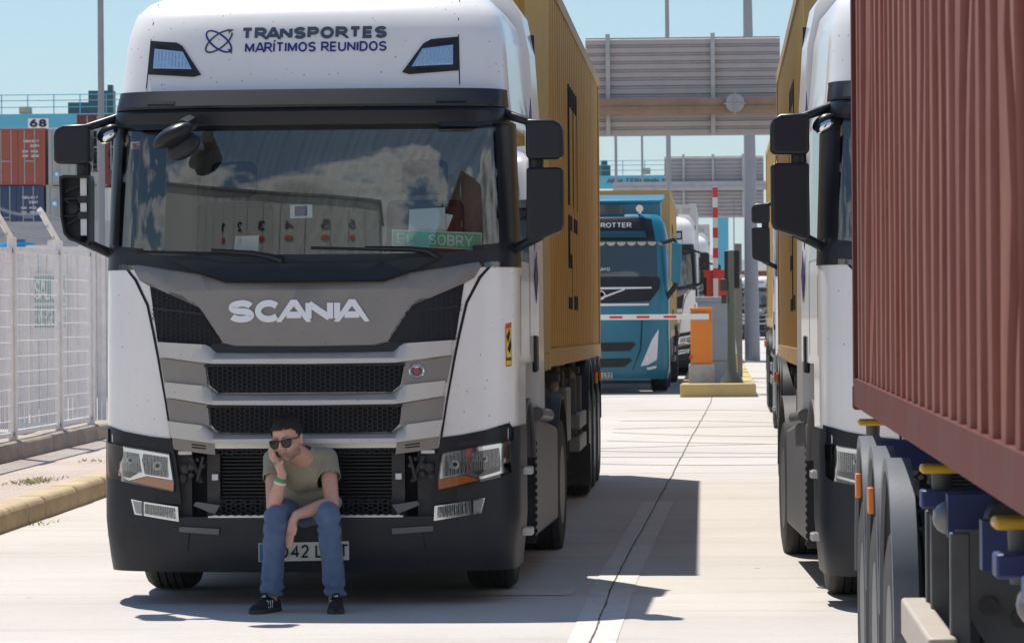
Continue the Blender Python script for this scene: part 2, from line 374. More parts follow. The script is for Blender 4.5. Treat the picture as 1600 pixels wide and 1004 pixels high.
class Front:
    """curved front of a cab, local to a root at (xc, yf, z0): u to the right, y backwards, z up"""
    def __init__(s, xc, yf, z0, prof, wid, D=.42, back=2.25, mid=.06, rz=0):
        s.rz = rz; s.inv = Matrix.Rotation(-rz, 3, 'Z')
        s.o = Vector((xc, yf, z0)); s.prof, s.wid, s.D, s.back, s.mid = prof, wid, D, back, mid
    def F(s, u, z):
        a = min(abs(u) / interp(s.wid, z), .99995)
        return interp(s.prof, z) + s.D * (1 - (1 - a ** 4) ** .25) + s.mid * a * a
    def at(s, px, py, off=0):
        """photo pixel -> (u, z) on the front surface"""
        c, d = s.inv @ (CAM - s.o), s.inv @ ray(px, py); t = -c.y / d.y
        for _ in range(10):
            p = c + d * t; t += (s.F(p.x, p.z) - off - p.y) / d.y
        p = c + d * t
        return (p.x, p.z)
    def loc(s, px, py, y):
        """photo pixel -> local point on the plane y behind the front"""
        c, d = s.inv @ (CAM - s.o), s.inv @ ray(px, py); return c + d * ((y - c.y) / d.y)
    def poly(s, pts, off=0): return [s.at(a, b, off) for a, b in pts]
    def plan(s, t, z, off=0):
        W = interp(s.wid, z); p0 = interp(s.prof, z); k = 1 if t >= 0 else -1; t = abs(t)
        if t <= 1:
            a = t * math.pi / 2; sn, cs = math.sin(a) ** .5, max(math.cos(a), 0) ** .5
            u, y = W * sn, p0 + s.D * (1 - cs) + s.mid * sn * sn
            n = Vector((math.sin(a) ** 1.5 * s.D / W * 1.0, -max(math.cos(a), 0) ** 1.5, 0))
            n = n.normalized() if n.length > 1e-6 else Vector((1, 0, 0))
        else:
            y0 = p0 + s.D + s.mid; u, y = W, y0 + (t - 1) * (s.back - y0); n = Vector((1, 0, 0))
        return Vector((k * (u + n.x * off), y + n.y * off, z))
    def grid(s, ts, zs, off=0, skip=None):
        mb = MB(); n = len(ts)
        mb.v = [tuple(s.plan(t, z, off)) for z in zs for t in ts]
        for i in range(len(zs) - 1):
            for j in range(n - 1):
                if skip and skip((ts[j] + ts[j + 1]) / 2, (zs[i] + zs[i + 1]) / 2): continue
                mb.f.append((i * n + j, i * n + j + 1, (i + 1) * n + j + 1, (i + 1) * n + j))
        return mb
    def panel(s, name, poly, mt, parent, off=.004, thick=.02, bevel=0, step=.07, zcuts=()):
        b = bmesh.new(); b.faces.new([b.verts.new((u, 0, z)) for u, z in poly])
        bmesh.ops.triangulate(b, faces=b.faces[:])
        us = [p[0] for p in poly]; zs = [p[1] for p in poly]
        def cut(co, no):
            bmesh.ops.bisect_plane(b, geom=b.verts[:] + b.edges[:] + b.faces[:], plane_co=co, plane_no=no, dist=1e-5)
        k = math.floor(min(us) / step) + 1
        while k * step < max(us): cut((k * step, 0, 0), (1, 0, 0)); k += 1
        k = math.floor(min(zs) / .12) + 1
        while k * .12 < max(zs): cut((0, 0, k * .12), (0, 0, 1)); k += 1
        for q in zcuts: cut((0, 0, q), (0, 0, 1))
        r = bmesh.ops.extrude_face_region(b, geom=b.faces[:])
        ext = {v for v in r['geom'] if isinstance(v, bmesh.types.BMVert)}
        for v in b.verts:
            v.co.y = s.F(v.co.x, v.co.z) - (off(v.co.x, v.co.z) if callable(off) else off) + (thick if v in ext else 0)
        bmesh.ops.recalc_face_normals(b, faces=b.faces)
        me = bpy.data.meshes.new(name); b.to_mesh(me); b.free()
        return link(name, me, mt, parent, smooth=not bevel, bevel=bevel)
    def fn(s, off):
        return lambda u, z, d: Vector((u, s.F(u, z) - off + d, z))
    def hexmesh(s, name, poly, mt, parent, off=.0, a=.0155, wire=.0022, flat=1.3):
        mb = MB(); us = [p[0] for p in poly]; zs = [p[1] for p in poly]
        dx, dz = a * 1.5 * flat, a * math.sqrt(3)
        i = 0; x = min(us)
        while x < max(us):
            z = min(zs) + (dz / 2 if i % 2 else 0)
            while z < max(zs):
                if inside(poly, x, z):
                    vs = []
                    for rr in (a, a - wire):
                        for k in range(6):
                            c = math.pi / 3 * k; uu, zz = x + rr * math.cos(c) * flat, z + rr * math.sin(c)
                            vs.append((uu, s.F(uu, zz) - off, zz))
                    vs += [(p[0], p[1] + .012, p[2]) for p in vs[6:12]]
                    mb.add(vs, [(k, (k + 1) % 6, 6 + (k + 1) % 6, 6 + k) for k in range(6)] + [(6 + k, 6 + (k + 1) % 6, 12 + (k + 1) % 6, 12 + k) for k in range(6)])
                z += dz
            x += dx; i += 1
        return mb.build(name, mt, parent, fix=False)
def mir(poly): return [(-u, z) for u, z in poly][::-1]
def sym(half): return half + [(-u, z) for u, z in half[::-1] if abs(u) > 1e-6]
# ================================================================== the white tractor unit
PROF = [(.15, .07), (.3, .015), (.5, 0), (1.0, 0), (1.5, .02), (2.0, .06)] + [(2.05 + .03 * i, .065 + .030 * .03 * i + .072 * (.03 * i) ** 2) for i in range(31)] + [(3.05, .18), (3.13, .215), (3.5, .34), (3.58, .375), (3.66, .43), (3.74, .54), (3.80, .72), (3.84, .98), (3.86, 1.3)]
WID = [(.15, 1.25), (.5, 1.285), (2.0, 1.285), (2.95, 1.25), (3.13, 1.225), (3.5, 1.195), (3.66, 1.155), (3.74, 1.09), (3.80, 1.0), (3.84, .86), (3.86, .7)]
def wheel(parent, x, y, z, side, R0=.5, W=.30, nuts=10):
    """tyre with rim and hub; side = +1 / -1 is the direction the rim faces"""
    prof = [(.29, -W / 2), (.40, -W / 2 - .012), (.47, -W / 2), (R0 - .004, -W / 2 + .035)]
    for k in range(4):
        a = -W / 2 + .05 + k * (W - .1) / 4; b = (W - .1) / 4
        prof += [(R0, a), (R0, a + b - .014), (R0 - .014, a + b - .012), (R0 - .014, a + b - .002)]
    prof += [(R0, W / 2 - .05), (R0 - .004, W / 2 - .035), (.47, W / 2), (.40, W / 2 + .012), (.29, W / 2)]
    ty = MB().lathe(prof, (0, 0, 0), 'X', 40).build('wheel', M['rubber'], parent, smooth=True, loc=(x, y, z))
    s = side; rim = MB()
    rim.lathe([(.29, s * (W / 2 + .004)), (.275, s * (W / 2 - .01)), (.25, s * (W / 2 - .10)), (.19, s * (W / 2 - .11)), (.17, s * (W / 2 - .06)), (.12, s * (W / 2 - .04)), (.11, s * (W / 2 - .005)), (.0, s * (W / 2 + .0))], (0, 0, 0), 'X', 28)
    for k in range(nuts):
        a = 2 * math.pi * k / nuts
        rim.cone((s * (W / 2 - .11), .21 * math.cos(a), .21 * math.sin(a)), (s * (W / 2 - .02), .21 * math.cos(a), .21 * math.sin(a)), .018, .015, 6)
    rim.build('rim', M['rim'], ty, smooth=True)
    return ty
def arch(r, w, a0, a1, n=18, t=.02, lip=.03):
    """mudguard: curved band round the X axis, from angle a0 to a1 (0 = rearwards, 90 = up)"""
    mb = MB(); prof = [(r - lip, -w / 2), (r, -w / 2), (r, w / 2), (r - lip, w / 2), (r - lip, w / 2 - t), (r - t, w / 2 - t), (r - t, -w / 2 + t), (r - lip, -w / 2 + t)]
    vs = []; m_ = len(prof)
    for i in range(n + 1):
        a = R(a0 + (a1 - a0) * i / n)
        vs += [(x, q * math.cos(a), q * math.sin(a)) for q, x in prof]
    fs = [tuple(range(m_))[::-1], tuple(range(n * m_, n * m_ + m_))]
    for i in range(n):
        fs += [(i * m_ + k, i * m_ + (k + 1) % m_, (i + 1) * m_ + (k + 1) % m_, (i + 1) * m_ + k) for k in range(m_)]
    return mb.add(vs, fs)

XC, YF, Z0, RZ = -2.522, 23.4, .042, R(-1.3)
fr = Front(XC, YF, Z0, PROF, WID, rz=RZ)
truck = thing('tractor_unit', 'white articulated lorry tractor with dark sun visor and a man seated on its front bumper', 'lorry', (XC, YF, Z0), 'white tractor units', (0, 0, RZ))
TS = [-2, -1.5, -1.28, -1.06, -1, -.97, -.94, -.9, -.85, -.8, -.74, -.665, -.6, -.5, -.42, -.35, -.27, -.2, -.14, -.09, -.05, -.02, 0]
TS = TS + [-t for t in TS[:-1]][::-1]
ZS = [.95, 1.1, 1.3, 1.45, 1.7, 1.95, 2.05, 2.11, 2.25, 2.4, 2.55, 2.7, 2.8, 2.9, 2.95, 3.05, 3.13, 3.25, 3.4, 3.5, 3.54, 3.58, 3.62, 3.66, 3.70, 3.74, 3.77, 3.80, 3.82, 3.84, 3.86]
TW, ZA, ZB = .665, 2.05, 2.95
def hole(t, z):
    if ZA < z < ZB and abs(t) < TW: return True
    if 2.11 < z < 2.9 and 1.06 < abs(t) < 1.5: return True
    return z < 1.45 and 1.28 < abs(t)
sh = fr.grid(TS, ZS, 0, hole)
n = len(TS); k = (len(ZS) - 1) * n
sh.f.append(tuple(range(k, k + n)))                          # roof
sh.f += [(i * n, (i + 1) * n, (i + 1) * n + n - 1, i * n + n - 1) for i in range(3, len(ZS) - 1)]   # rear wall
cab = sh.build('cab', M['white'], truck, smooth=True)
ln = fr.grid(TS, ZS[4:17], -.035, hole)
k2 = len(ZS[4:17]) - 1
ln.f += [(0, k2 * n, k2 * n + n - 1, n - 1)]
y1 = 2.2
ln.box(-1.2, 1.2, .25, 2.2, 1.66, 1.70)
ln.box(-1.15, 1.15, .6, 2.2, 3.0, 3.02)
ln.build('cab_lining', M['interior'], truck)
ds = MB().box(-1.12, 1.12, .30, .72, 1.72, 2.02)
ds.box(.25, .95, .34, .80, 1.9, 2.10); ds.box(-.2, .1, .45, .62, 2.0, 2.14)
ds.build('dashboard', M['interior'], truck, bevel=.03)
for sx in (.62, -.62):
    st = MB().box(sx - .25, sx + .25, 1.25, 1.40, 1.75, 2.50)
    st.box(sx - .26, sx + .26, .85, 1.35, 1.72, 1.88)
    st.box(sx - .15, sx + .15, 1.27, 1.37, 2.53, 2.76)
    st.build('seat', M['seat'], truck, bevel=.05)
sw = MB().tube([(.62 + .21 * math.cos(a), .86 - .10 * math.sin(a), 2.12 + .19 * math.sin(a)) for a in [2 * math.pi * i / 28 for i in range(28)]], .017, 8, True)
sw.cone((.62, .86, 2.12), (.62, .72, 2.0), .06, .04); sw.tube([(.42, .86, 2.12), (.82, .86, 2.12)], .018)
sw.build('steering_wheel', M['black2'], truck, smooth=True)
# chassis, inner dark block
ch = MB()
for s in (-1, 1): ch.box(s * .43 - .05, s * .43 + .05, .6, 6.3, .62, .95)
ch.box(-.8, .8, .35, 1.2, .45, 1.5); ch.box(-.6, .6, 4.6, 5.6, .95, 1.22); ch.box(-1.05, 1.05, 1.34, 1.46, .42, .58); ch.box(-1.0, 1.0, 5.02, 5.18, .42, .6)
ch.box(-1.1, 1.1, .55, .8, .95, 1.6)
ch.build('chassis', M['darkmetal'], truck)
MB().box(-1.16, 1.16, .35, 2.15, .36, .40).box(-1.12, 1.12, 2.15, 4.5, .55, .59).box(-.75, .75, 4.5, 6.2, .6, .64).build('underbody', M['dark'], truck)
# windscreen and pillars
tg = [t for t in TS if abs(t) <= TW + 1e-6]
zg = [2.05 + .03 * i for i in range(31)]
ta = []
for a, b in zip(tg, tg[1:]): ta += [a, (a + b) / 2]
ta.append(tg[-1])
ws = fr.grid(ta, zg, .004).build('windscreen', M['screen'], truck, smooth=True, fix=False)
for s in (-1, 1):
    ts = sorted(s * t for t in (.655, .70, .74, .8, .85, .9, .94, .97, 1, 1.06))
    fr.grid(ts, zg, .006).build('windscreen_pillar', M['black2'], truck, smooth=True)
    ts = sorted(s * t for t in (1.04, 1.2, 1.35, 1.52))
    fr.grid(ts, [2.09, 2.3, 2.5, 2.7, 2.92], .003).build('side_window', M['sideglass'], truck, smooth=True, fix=False)
# sun visor
vs = [-1.05, -1, -.97, -.94, -.9, -.85, -.8, -.74, -.665, -.6, -.5, -.42, -.35, -.27, -.2, -.14, -.09, -.05, -.02, 0]
vs = vs + [-t for t in vs[:-1]][::-1]
def visor(z0, z1, o0, o1, name):
    mb = MB(); q = len(vs); rows = [(z0, .0), (z0, o0 * .92), (z0 + .015, o0), (z1 - .02, o1), (z1, o1 - .015), (z1 + .004, .0)]
    for z, o in rows:
        for t in vs:
            p = fr.plan(t, min(z, 3.13), 0); mb.v.append((p.x * (.975 + .02 * (o > 0)), p.y - o * max(.25, 1 - max(0, abs(t) - .8) * 4), z))
    for i in range(len(rows) - 1):
        mb.f += [(i * q + j, i * q + j + 1, (i + 1) * q + j + 1, (i + 1) * q + j) for j in range(q - 1)]
    return mb.build(name, M['black2'], truck, smooth=True)
vz = lambda py: fr.at(475, py, .1)[1]
zv0, zv1, zv2 = vz(194), vz(168), vz(139)
vis = visor(zv0, zv1 - .004, .10, .125, 'sun_visor')
visor(zv1 + .003, zv2, .13, .105, 'visor_top')
for s in (-1, 1):
    fr.panel('marker_lamp', fr.poly([(681, 153), (727, 152), (727, 157.5), (681, 158.5)], .13) if s > 0 else mir(fr.poly([(681, 153), (727, 152), (727, 157.5), (681, 158.5)], .13)), M['darkmetal'], truck, .129, .02)
# side flaps at the ends of the visor's lower lip
for s in (-1, 1):
    q = fr.poly([(684, 188), (688, 197), (745, 197), (775, 188), (775, 180), (684, 180)], .1)
    fr.panel('visor_lip', q if s > 0 else mir(q), M['black2'], truck, .098, .05)

for s in (-1, 1):
    q = fr.poly([(738, 384), (794, 378), (800, 396), (787, 401), (765, 409), (742, 410)], .01)
    fr.panel('pillar_base', q if s > 0 else mir(q), M['black2'], truck, .012, .02)
def half(pts, off=.01):
    q = fr.poly(pts, off); q[0] = (0, q[0][1]); q[-1] = (0, q[-1][1]); return sym(q)
def both(name, pts, mt, off, thick=.03, bevel=0, o2=None):
    q = fr.poly(pts, off); out = []
    for s in (1, -1): out.append(fr.panel(name, q if s > 0 else mir(q), mt, truck, off, thick, bevel))
    return out
# scuttle below the windscreen
fr.panel('scuttle_panel', half([(475, 397), (600, 396), (700, 394), (770, 389), (790, 396), (782, 408), (752, 408), (640, 426), (600, 440), (475, 441)], .012), M['black'], truck, lambda u, z: .014 + max(0, 2.10 - z) * .25, .03)
fr.panel('wiper_cowl', half([(475, 411), (600, 410), (640, 402), (690, 402), (640, 424), (598, 437), (475, 438)], .04), M['black2'], truck, lambda u, z: .045 + max(0, 2.06 - z) * .2, .03, bevel=.008)
# bronze grey bonnet panel
hood = half([(475, 441), (600, 440), (640, 426), (748, 409), (752, 415), (741, 434), (724, 443), (690, 451), (662, 460), (640, 479), (622, 505), (604, 532), (585, 538), (475, 540)], .03)
zt = fr.at(475, 441, .03)[1]
fr.panel('bonnet_panel', hood, M['grey_panel'], truck, lambda u, z: .034 - max(0, (z - (zt - .045 + .13 * min(1, abs(u)) ** 2))) * .55, .05, zcuts=[zt - .045])
# corner grilles
cg = [(725, 443), (692, 451), (664, 461), (642, 480), (624, 506), (606, 533), (628, 540), (711, 531), (714, 515)]
for s in (1, -1):
    q = fr.poly(cg, .01); q = q if s > 0 else mir(q)
    g = fr.panel('corner_grille', q, M['dark'] if s < 0 else M['black2'], truck, .008, .02)
    cxm = sum(p[0] for p in q) / len(q); czm = sum(p[1] for p in q) / len(q)
    fr.hexmesh('grille_mesh', [(cxm + (u - cxm) * .97, czm + (z - czm) * .97) for u, z in q], M['black'], g, .016, .0155, .0026)
    q2 = fr.poly([(632, 487), (716, 476), (716, 480), (630, 491)], .02); q2 = q2 if s > 0 else mir(q2)
    fr.panel('grille_bar', q2, M['black'], g, .022, .015)
# dark lip under the bonnet panel
fr.panel('grille_lip', half([(475, 541), (585, 539), (604, 534), (622, 535), (628, 542), (614, 549), (475, 551)], .02), M['black'], truck, .016, .03)
# three silver bars with recessed grey end panels and hexagon grilles between
BARS = [((531, 706), (554, 705), 548.5, 560, 568, 536), ((594, 696), (618, 692), 614, 625, 632.5, 601), ((655, 692), (681, 687), 676, 685, 692.5, 663)]
for (yt, xt), (yb, xb), c0, cm_, c1, yk in BARS:
    q = half([(475, c0), (612, c0 - 1.5), (626, yk + 3), (632, yk), (xt, yt), (xb, yb), (618, c1 - 2), (475, c1)], .05)
    za, zb = fr.at(475, c0, .05)[1], fr.at(475, cm_, .05)[1]
    def bo(u, z, za=za, zb=zb):
        kx = min(1, max(0, (abs(u) - .53) / .10))
        return .062 - (1 - kx) * max(0, (z - zb) / (za - zb)) * .06
    fr.panel('grille_slat', q, M['silver'], truck, bo, .05, zcuts=[zb])
for i, (a, b, c, d, e, f_) in enumerate([(568, 566, 612, 613, 556, 597), (632, 630, 674, 676, 619, 657)]):
    for s in (1, -1):
        q = fr.poly([(706 - 11 * i, e), (698 - 9 * i, f_), (628 - 3 * i, f_ + 6), (632 - 4 * i, e + 12)], .03); q = q if s > 0 else mir(q)
        ep = fr.panel('grille_end_panel', q, M['grey_panel'], truck, lambda u, z: .036, .04)
    q = half([(475, a), (632 - 4 * i, b), (626 - 2 * i, c - 12), (612, c), (475, d)], .012)
    g = fr.panel('grille_insert', q, M['dark'], truck, .004, .02)
    fr.hexmesh('grille_mesh', q, M['black'], g, .03, .0155, .0022)
    fr.panel('grille_insert_frame', half([(475, a - .5), (632 - 4 * i, b), (634 - 4 * i, a + 3), (475, a + 3)], .03), M['black2'], g, .04, .03)
# crest badge on the right end panel: ring, field and a red crowned beast's head kept as simple shapes
bu, bz = fr.at(651, 579, .045)
bp = fr.F(bu, bz) - .04
bd = MB().lathe([(.038, .0), (.045, -.004), (.047, -.010), (.042, -.014), (.038, -.010), (.0, -.010)], (bu, bp, bz), 'Y', 28)
bd = bd.build('crest_badge', M['chrome'], truck, smooth=True)
MB().lathe([(.036, -.011), (.036, -.013), (0, -.013)], (bu, bp, bz), 'Y', 24).build('badge_field', M['slate'], bd)
hd = MB().prism([(bu + x * .022, bp - .0135, bz + z * .024) for x, z in [(-.2, -1), (.5, -.9), (.8, -.1), (.5, .6), (.1, .7), (-.5, .5), (-1, .2), (-.5, 0), (-.7, -.3), (-.3, -.4)]], (0, -.003, 0))
hd.build('badge_emblem', M['badge_red'], bd)
cr = MB().prism([(bu + x * .022, bp - .0135, bz + .019 + z * .012) for x, z in [(-.6, 0), (.6, 0), (.8, 1), (.3, .4), (0, 1.1), (-.3, .4), (-.8, 1)]], (0, -.003, 0))
cr.build('badge_crown', M['letter'], bd)
# lettering
def fbox(x0, y0, x1, y1, off):
    a = fr.at(x0, (y0 + y1) / 2, off); b = fr.at(x1, (y0 + y1) / 2, off); xm = (x0 + x1) / 2
    return (a[0], b[0], fr.at(xm, y1, off)[1], fr.at(xm, y0, off)[1])
lettering('SCANIA', M['letter'], truck, fr.fn(.05), fbox(358, 468, 578, 503, .04), depth=.022, wt=.29, space=.05, wide=1.02)
lettering('TRANSPORTES', M['slate'], truck, fr.fn(.005), fbox(380, 42, 604.5, 61, 0), depth=.003, wt=.28, space=.13, wide=.78)
lettering('MARÍTIMOS REUNIDOS', M['navy'], truck, fr.fn(.005), fbox(383, 65.5, 604, 81, 0), depth=.003, wt=.175, space=.13, wide=.66)
lu, lz = fr.at(342, 65); pxm = YF / FPX
def ellipse_ring(mb, rx, rz, ang, w_, g0=0, g1=360):
    pts = []
    for i in range(49):
        a = R(g0 + (g1 - g0) * i / 48); x, z = rx * math.cos(a), rz * math.sin(a)
        pts.append((x * math.cos(ang) - z * math.sin(ang), x * math.sin(ang) + z * math.cos(ang)))
    vs_ = []
    for i, p in enumerate(pts):
        a = pts[max(i - 1, 0)]; b = pts[min(i + 1, 48)]; d = math.hypot(b[0] - a[0], b[1] - a[1]); nx, nz_ = -(b[1] - a[1]) / d, (b[0] - a[0]) / d
        for sg in (1, -1):
            u, z = lu + p[0] + nx * w_ * sg, lz + p[1] + nz_ * w_ * sg
            vs_.append((u, fr.F(u, z) - .0045, z))
    mb.add(vs_, [(2 * i, 2 * i + 1, 2 * i + 3, 2 * i + 2) for i in range(48)])
    return pts
def arrow(mb, c, ang, s_):
    out = []
    for x, z in ((1, 0), (-.9, .75), (-.5, 0), (-.9, -.75)):
        u, z2 = lu + c[0] + s_ * (x * math.cos(ang) - z * math.sin(ang)), lz + c[1] + s_ * (x * math.sin(ang) + z * math.cos(ang))
        out.append((u, fr.F(u, z2) - .0055, z2))
    mb.add(out, [(0, 1, 2), (0, 2, 3)])
mb = MB(); pt = ellipse_ring(mb, .098, .042, R(38), .0055, 20, 350); arrow(mb, (.072, .068), R(18), .022); mb.build('logo_ring', M['slate'], truck, fix=False)
mb = MB(); pt = ellipse_ring(mb, .098, .042, R(-38), .0055, 8, 350); arrow(mb, (.078, -.062), R(-72), .022); mb.build('logo_ring', M['navy'], truck, fix=False)
# roof lamps
for s in (1, -1):
    f_ = lambda pts, o: fr.poly(pts, o) if s > 0 else [(u - .085, z) for u, z in mir(fr.poly(pts, o))]
    h = fr.panel('roof_lamp', f_([(628, 113), (662, 67), (672, 61), (717, 57), (717, 110), (640, 116)], .01), M['skirt'] if 0 else M['black'], truck, .012, .03, bevel=.006)
    fr.panel('lamp_trim', f_([(643, 104), (660, 76), (708, 70), (708, 101)], .016), M['chrome'], h, .018, .02)
    fr.panel('lamp_reflector', f_([(648, 102), (662, 79), (705, 73), (705, 99)], .02), M['reflector'], h, .021, .02)
    fr.panel('lamp_slot', f_([(682, 68), (706, 63), (707, 66), (682, 69.5)], .02), M['dark'], h, .0165, .01)
    fr.panel('lamp_slot', f_([(650, 108), (680, 106), (680, 108), (650, 110)], .02), M['dark'], h, .0165, .01)
# panel seams on the roof fairing and round the door
for s in (1, -1):
    q = fr.poly([(717.5, 0), (719, 0), (719, 132), (717.5, 132)], 0)
    fr.panel('panel_seam', q if s > 0 else [(u - .085, z) for u, z in mir(q)], M['dark'], truck, .0025, .004)
    fr.grid(sorted(s * t for t in (1.035, 1.05)), [1.5, 1.75, 2.0], .002).build('panel_seam', M['dark'], truck)
    fr.grid(sorted(s * t for t in (1.505, 1.52)), [1.5, 2.0, 2.5, 2.95], .002).build('panel_seam', M['dark'], truck)
# dark gap line between white corners and the front panels
for s in (1, -1):
    q = fr.poly([(786, 395), (776, 402), (748, 432), (727, 472), (716, 520), (709, 556), (697, 625), (687, 690), (690, 690), (700, 626), (712.5, 557), (720, 521), (731, 474), (752, 434), (779, 404), (788, 398)], .003)
    fr.panel('panel_gap', q if s > 0 else mir(q), M['dark'], truck, .0035, .004)
# front opening with radiator and latches
mb = MB().box(-.86, .86, .24, .26, .45, 1.02)
mb.build('radiator_opening', M['dark'], truck)
rd = MB()
for i in range(17): rd.box(-.56, .56, .16, .2, .60 + i * .022, .609 + i * .022)
rd.box(-.60, -.56, .14, .22, .56, 1.0); rd.box(.56, .60, .14, .22, .56, 1.0)
rd.build('radiator', M['black2'], truck)
g = half([(475, 693), (612, 694), (622, 690), (628, 700), (624, 712), (475, 712)], -.02)
fr.hexmesh('lower_grille', g, M['black'], truck, -.02, .0155, .0022)
g = half([(475, 778), (612, 776), (640, 790), (640, 812), (475, 814)], -.04)
fr.hexmesh('lower_grille', g, M['black'], truck, -.04, .0155, .0022)
both('latch_cover', [(620, 690), (687, 681), (684, 700), (618, 709)], M['grey_panel'], .006, .03)
both('vent_slot', [(633, 694), (656, 691), (656, 693), (633, 696)], M['dark'], .0095, .01)
both('vent_slot', [(633, 698), (656, 695.5), (656, 697.5), (633, 700)], M['dark'], .0095, .01)
for s in (1, -1):
    lt = MB()
    def q3(px, py, o): u, z = fr.at(px, py, o); return (s * u, fr.F(u, z) - o, z)
    lt.cone(q3(662, 712, -.05), q3(645, 748, -.05), .016, .010, 8); lt.cone(q3(645, 748, -.05), q3(646, 752, -.05), .02, .02, 10)
    lt.cone(q3(640, 712, -.03), q3(650, 750, -.03), .010, .012, 8)
    for a, b, r_ in ((642, 726, .016), (660, 727, .022), (661, 740, .018), (650, 716, .012), (672, 730, .03), (676, 745, .028)):
        u, z = fr.at(a, b, -.06); lt.lathe([(r_, .03), (r_, -.02), (r_ * .5, -.024), (r_ * .5, -.03), (0, -.03)], (s * u, fr.F(u, z) + .05, z), 'Y', 14)
    lt.build('bonnet_latch', M['darkmetal'], truck, smooth=True)
    bk = MB(); u, z = fr.at(669, 705, -.03); bk.box(s * u - .045, s * u + .045, .05, .09, z - .014, z + .014); bk.build('latch_bracket', M['alu'], truck, bevel=.006); bk = MB()
    u, z = fr.at(622, 744, -.03); bk.box(s * u - .022, s * u + .022, .06, .1, z - .022, z + .022)
    bk.build('latch_bracket', M['alu'], truck, bevel=.006)
    ps = MB(); u, z = fr.at(624, 750, -.05); ps.box(s * u - .05, s * u + .03, .10, .16, .50, z + .17); ps.box(s * .78 - .10, s * .78 + .06, .12, .2, .5, .98)
    ps.build('front_bracket', M['darkmetal'], truck)
    q = fr.poly([(613, 788), (652, 782), (656, 788), (622, 802)], -.02)
    fr.panel('tow_cover', q if s > 0 else mir(q), M['skirt'], truck, -.01, .03)
# headlight surround, headlights
for s in (1, -1):
    f_ = lambda pts, o: fr.poly(pts, o) if s > 0 else mir([(min(.83 + (u - .83) * (1.13 if u > .83 else 1), 1.278), z) for u, z in fr.poly(pts, o)])
    hs = fr.panel('headlight_surround', f_([(689, 683), (720, 679), (760, 671), (796, 660), (802, 668), (803, 768), (760, 780), (674, 786), (676, 765), (682, 715)], .008), M['black2'], truck, .010, .03)
    hl = fr.panel('headlight', f_([(690, 705), (740, 696), (798, 687), (801, 738), (782, 746), (684, 767), (683, 752)], .016), M['black2'], truck, .020, .02)
    fr.panel('headlight_bezel', f_([(692, 708), (740, 699), (796, 690), (798, 735), (752, 748), (725, 741), (687, 748)], .018), M['chrome'], hl, .024, .02)
    fr.panel('indicator', f_([(685, 749), (725, 742), (750, 749), (686, 764)], .02), M['amber'], hl, .026, .02)
    if s > 0 or True:
        fr.panel('side_marker', f_([(789, 690), (793.5, 689), (797, 737), (793, 739)], .022), M['amber'], hl, .028, .01)
    for (c0, c1) in (([(694, 712), (730, 706), (732, 716), (728, 738), (693, 744)], 0), ([(737, 706), (780, 699), (783, 728), (752, 737), (733, 735)], 0)):
        fr.panel('headlight_reflector', f_(c0, .02), M['reflector'], hl, .027, .02)
    fr.panel('headlight_shade', f_([(738, 736), (782, 728), (782, 735), (752, 744)], .02), M['darkmetal'], hl, .0285, .02)
    for a, b, rr in ((711, 725, .028), (757, 716, .022)):
        u, z = fr.at(a, b, .03); y = fr.F(u, z) - .028
        MB().lathe([(rr, 0), (rr, -.006), (rr * .7, -.008), (rr * .6, -.002), (0, -.001)], (s * u, y, z), 'Y', 20).build('headlight_bulb', M['alu'], hl, smooth=True)
        MB().ell((s * u, y, z), rr * .5, .012, rr * .5).build('bulb_cap', M['dark'], hl, smooth=True)
    fr.panel('headlight_glass', f_([(691, 706), (740, 697), (797, 688), (800, 737), (782, 745), (685, 766), (684, 752)], .03), M['lens'], hl, .042, .004)
# bumper
BT = [t for t in TS if abs(t) <= 1.06] ; BT = sorted(set(BT + [-.31, .31, -1.24, 1.24, -1.15, 1.15]))
BZ = [.19, .2, .23, .28, .36, .45, .515, .53, .6, .7, .8, .9, .985]
bm = fr.grid(BT, BZ, .012, lambda t, z: z > .53 and abs(t) < .35)
nb = len(BT)
bm.f.append(tuple(range(nb)))
bum = bm.build('bumper', M['black'], truck, smooth=True)
BZ2 = [.985, 1.03, 1.07, 1.12]
for s in (1, -1):
    ts = sorted(s * t for t in (.8, .85, .9, .94, .97, 1, 1.06, 1.15, 1.24))
    fr.grid(ts, [.98, 1.03, 1.07], .010).build('bumper_corner', M['black'], truck, smooth=True)
st = MB().box(-.80, .80, .02, .30, .49, .525)
st.build('bumper_step', M['black'], truck)
tr = MB().box(-.60, .60, -.012, .10, .527, .538)
for i in range(24): tr.box(-.57 + i * .049, -.545 + i * .049, -.008, .09, .538, .542)
tr.build('step_tread', M['alu'], truck)
both('step_plate', [(612, 825), (676, 821), (677, 829), (613, 834)], M['skirt'], .035, .04)
for s in (1, -1):
    f_ = lambda pts, o: fr.poly(pts, o) if s > 0 else mir(fr.poly(pts, o))
    fg = fr.panel('fog_lamp', f_([(679, 790), (738, 781), (758, 777), (752, 801), (738, 803), (678, 813)], .018), M['chrome'], truck, .020, .02)
    fr.panel('fog_reflector', f_([(684, 792), (734, 784.5), (734, 800), (683, 809)], .02), M['reflector'], fg, .024, .02)
    fr.panel('fog_reflector', f_([(740, 782.5), (755, 779.5), (750, 799), (740, 801)], .02), M['plate'], fg, .024, .02)
    fr.panel('fog_divider', f_([(737, 781), (739, 781), (739, 803), (737, 803)], .02), M['black2'], fg, .026, .02)
    fr.panel('fog_glass', f_([(680, 791), (757, 778), (751, 800), (679, 812)], .02), M['lens'], fg, .030, .003)
    q = f_([(668, 880), (670.5, 880), (662, 832), (660, 832)], .02)
    fr.panel('panel_seam', q, M['dark'], truck, .0145, .004)
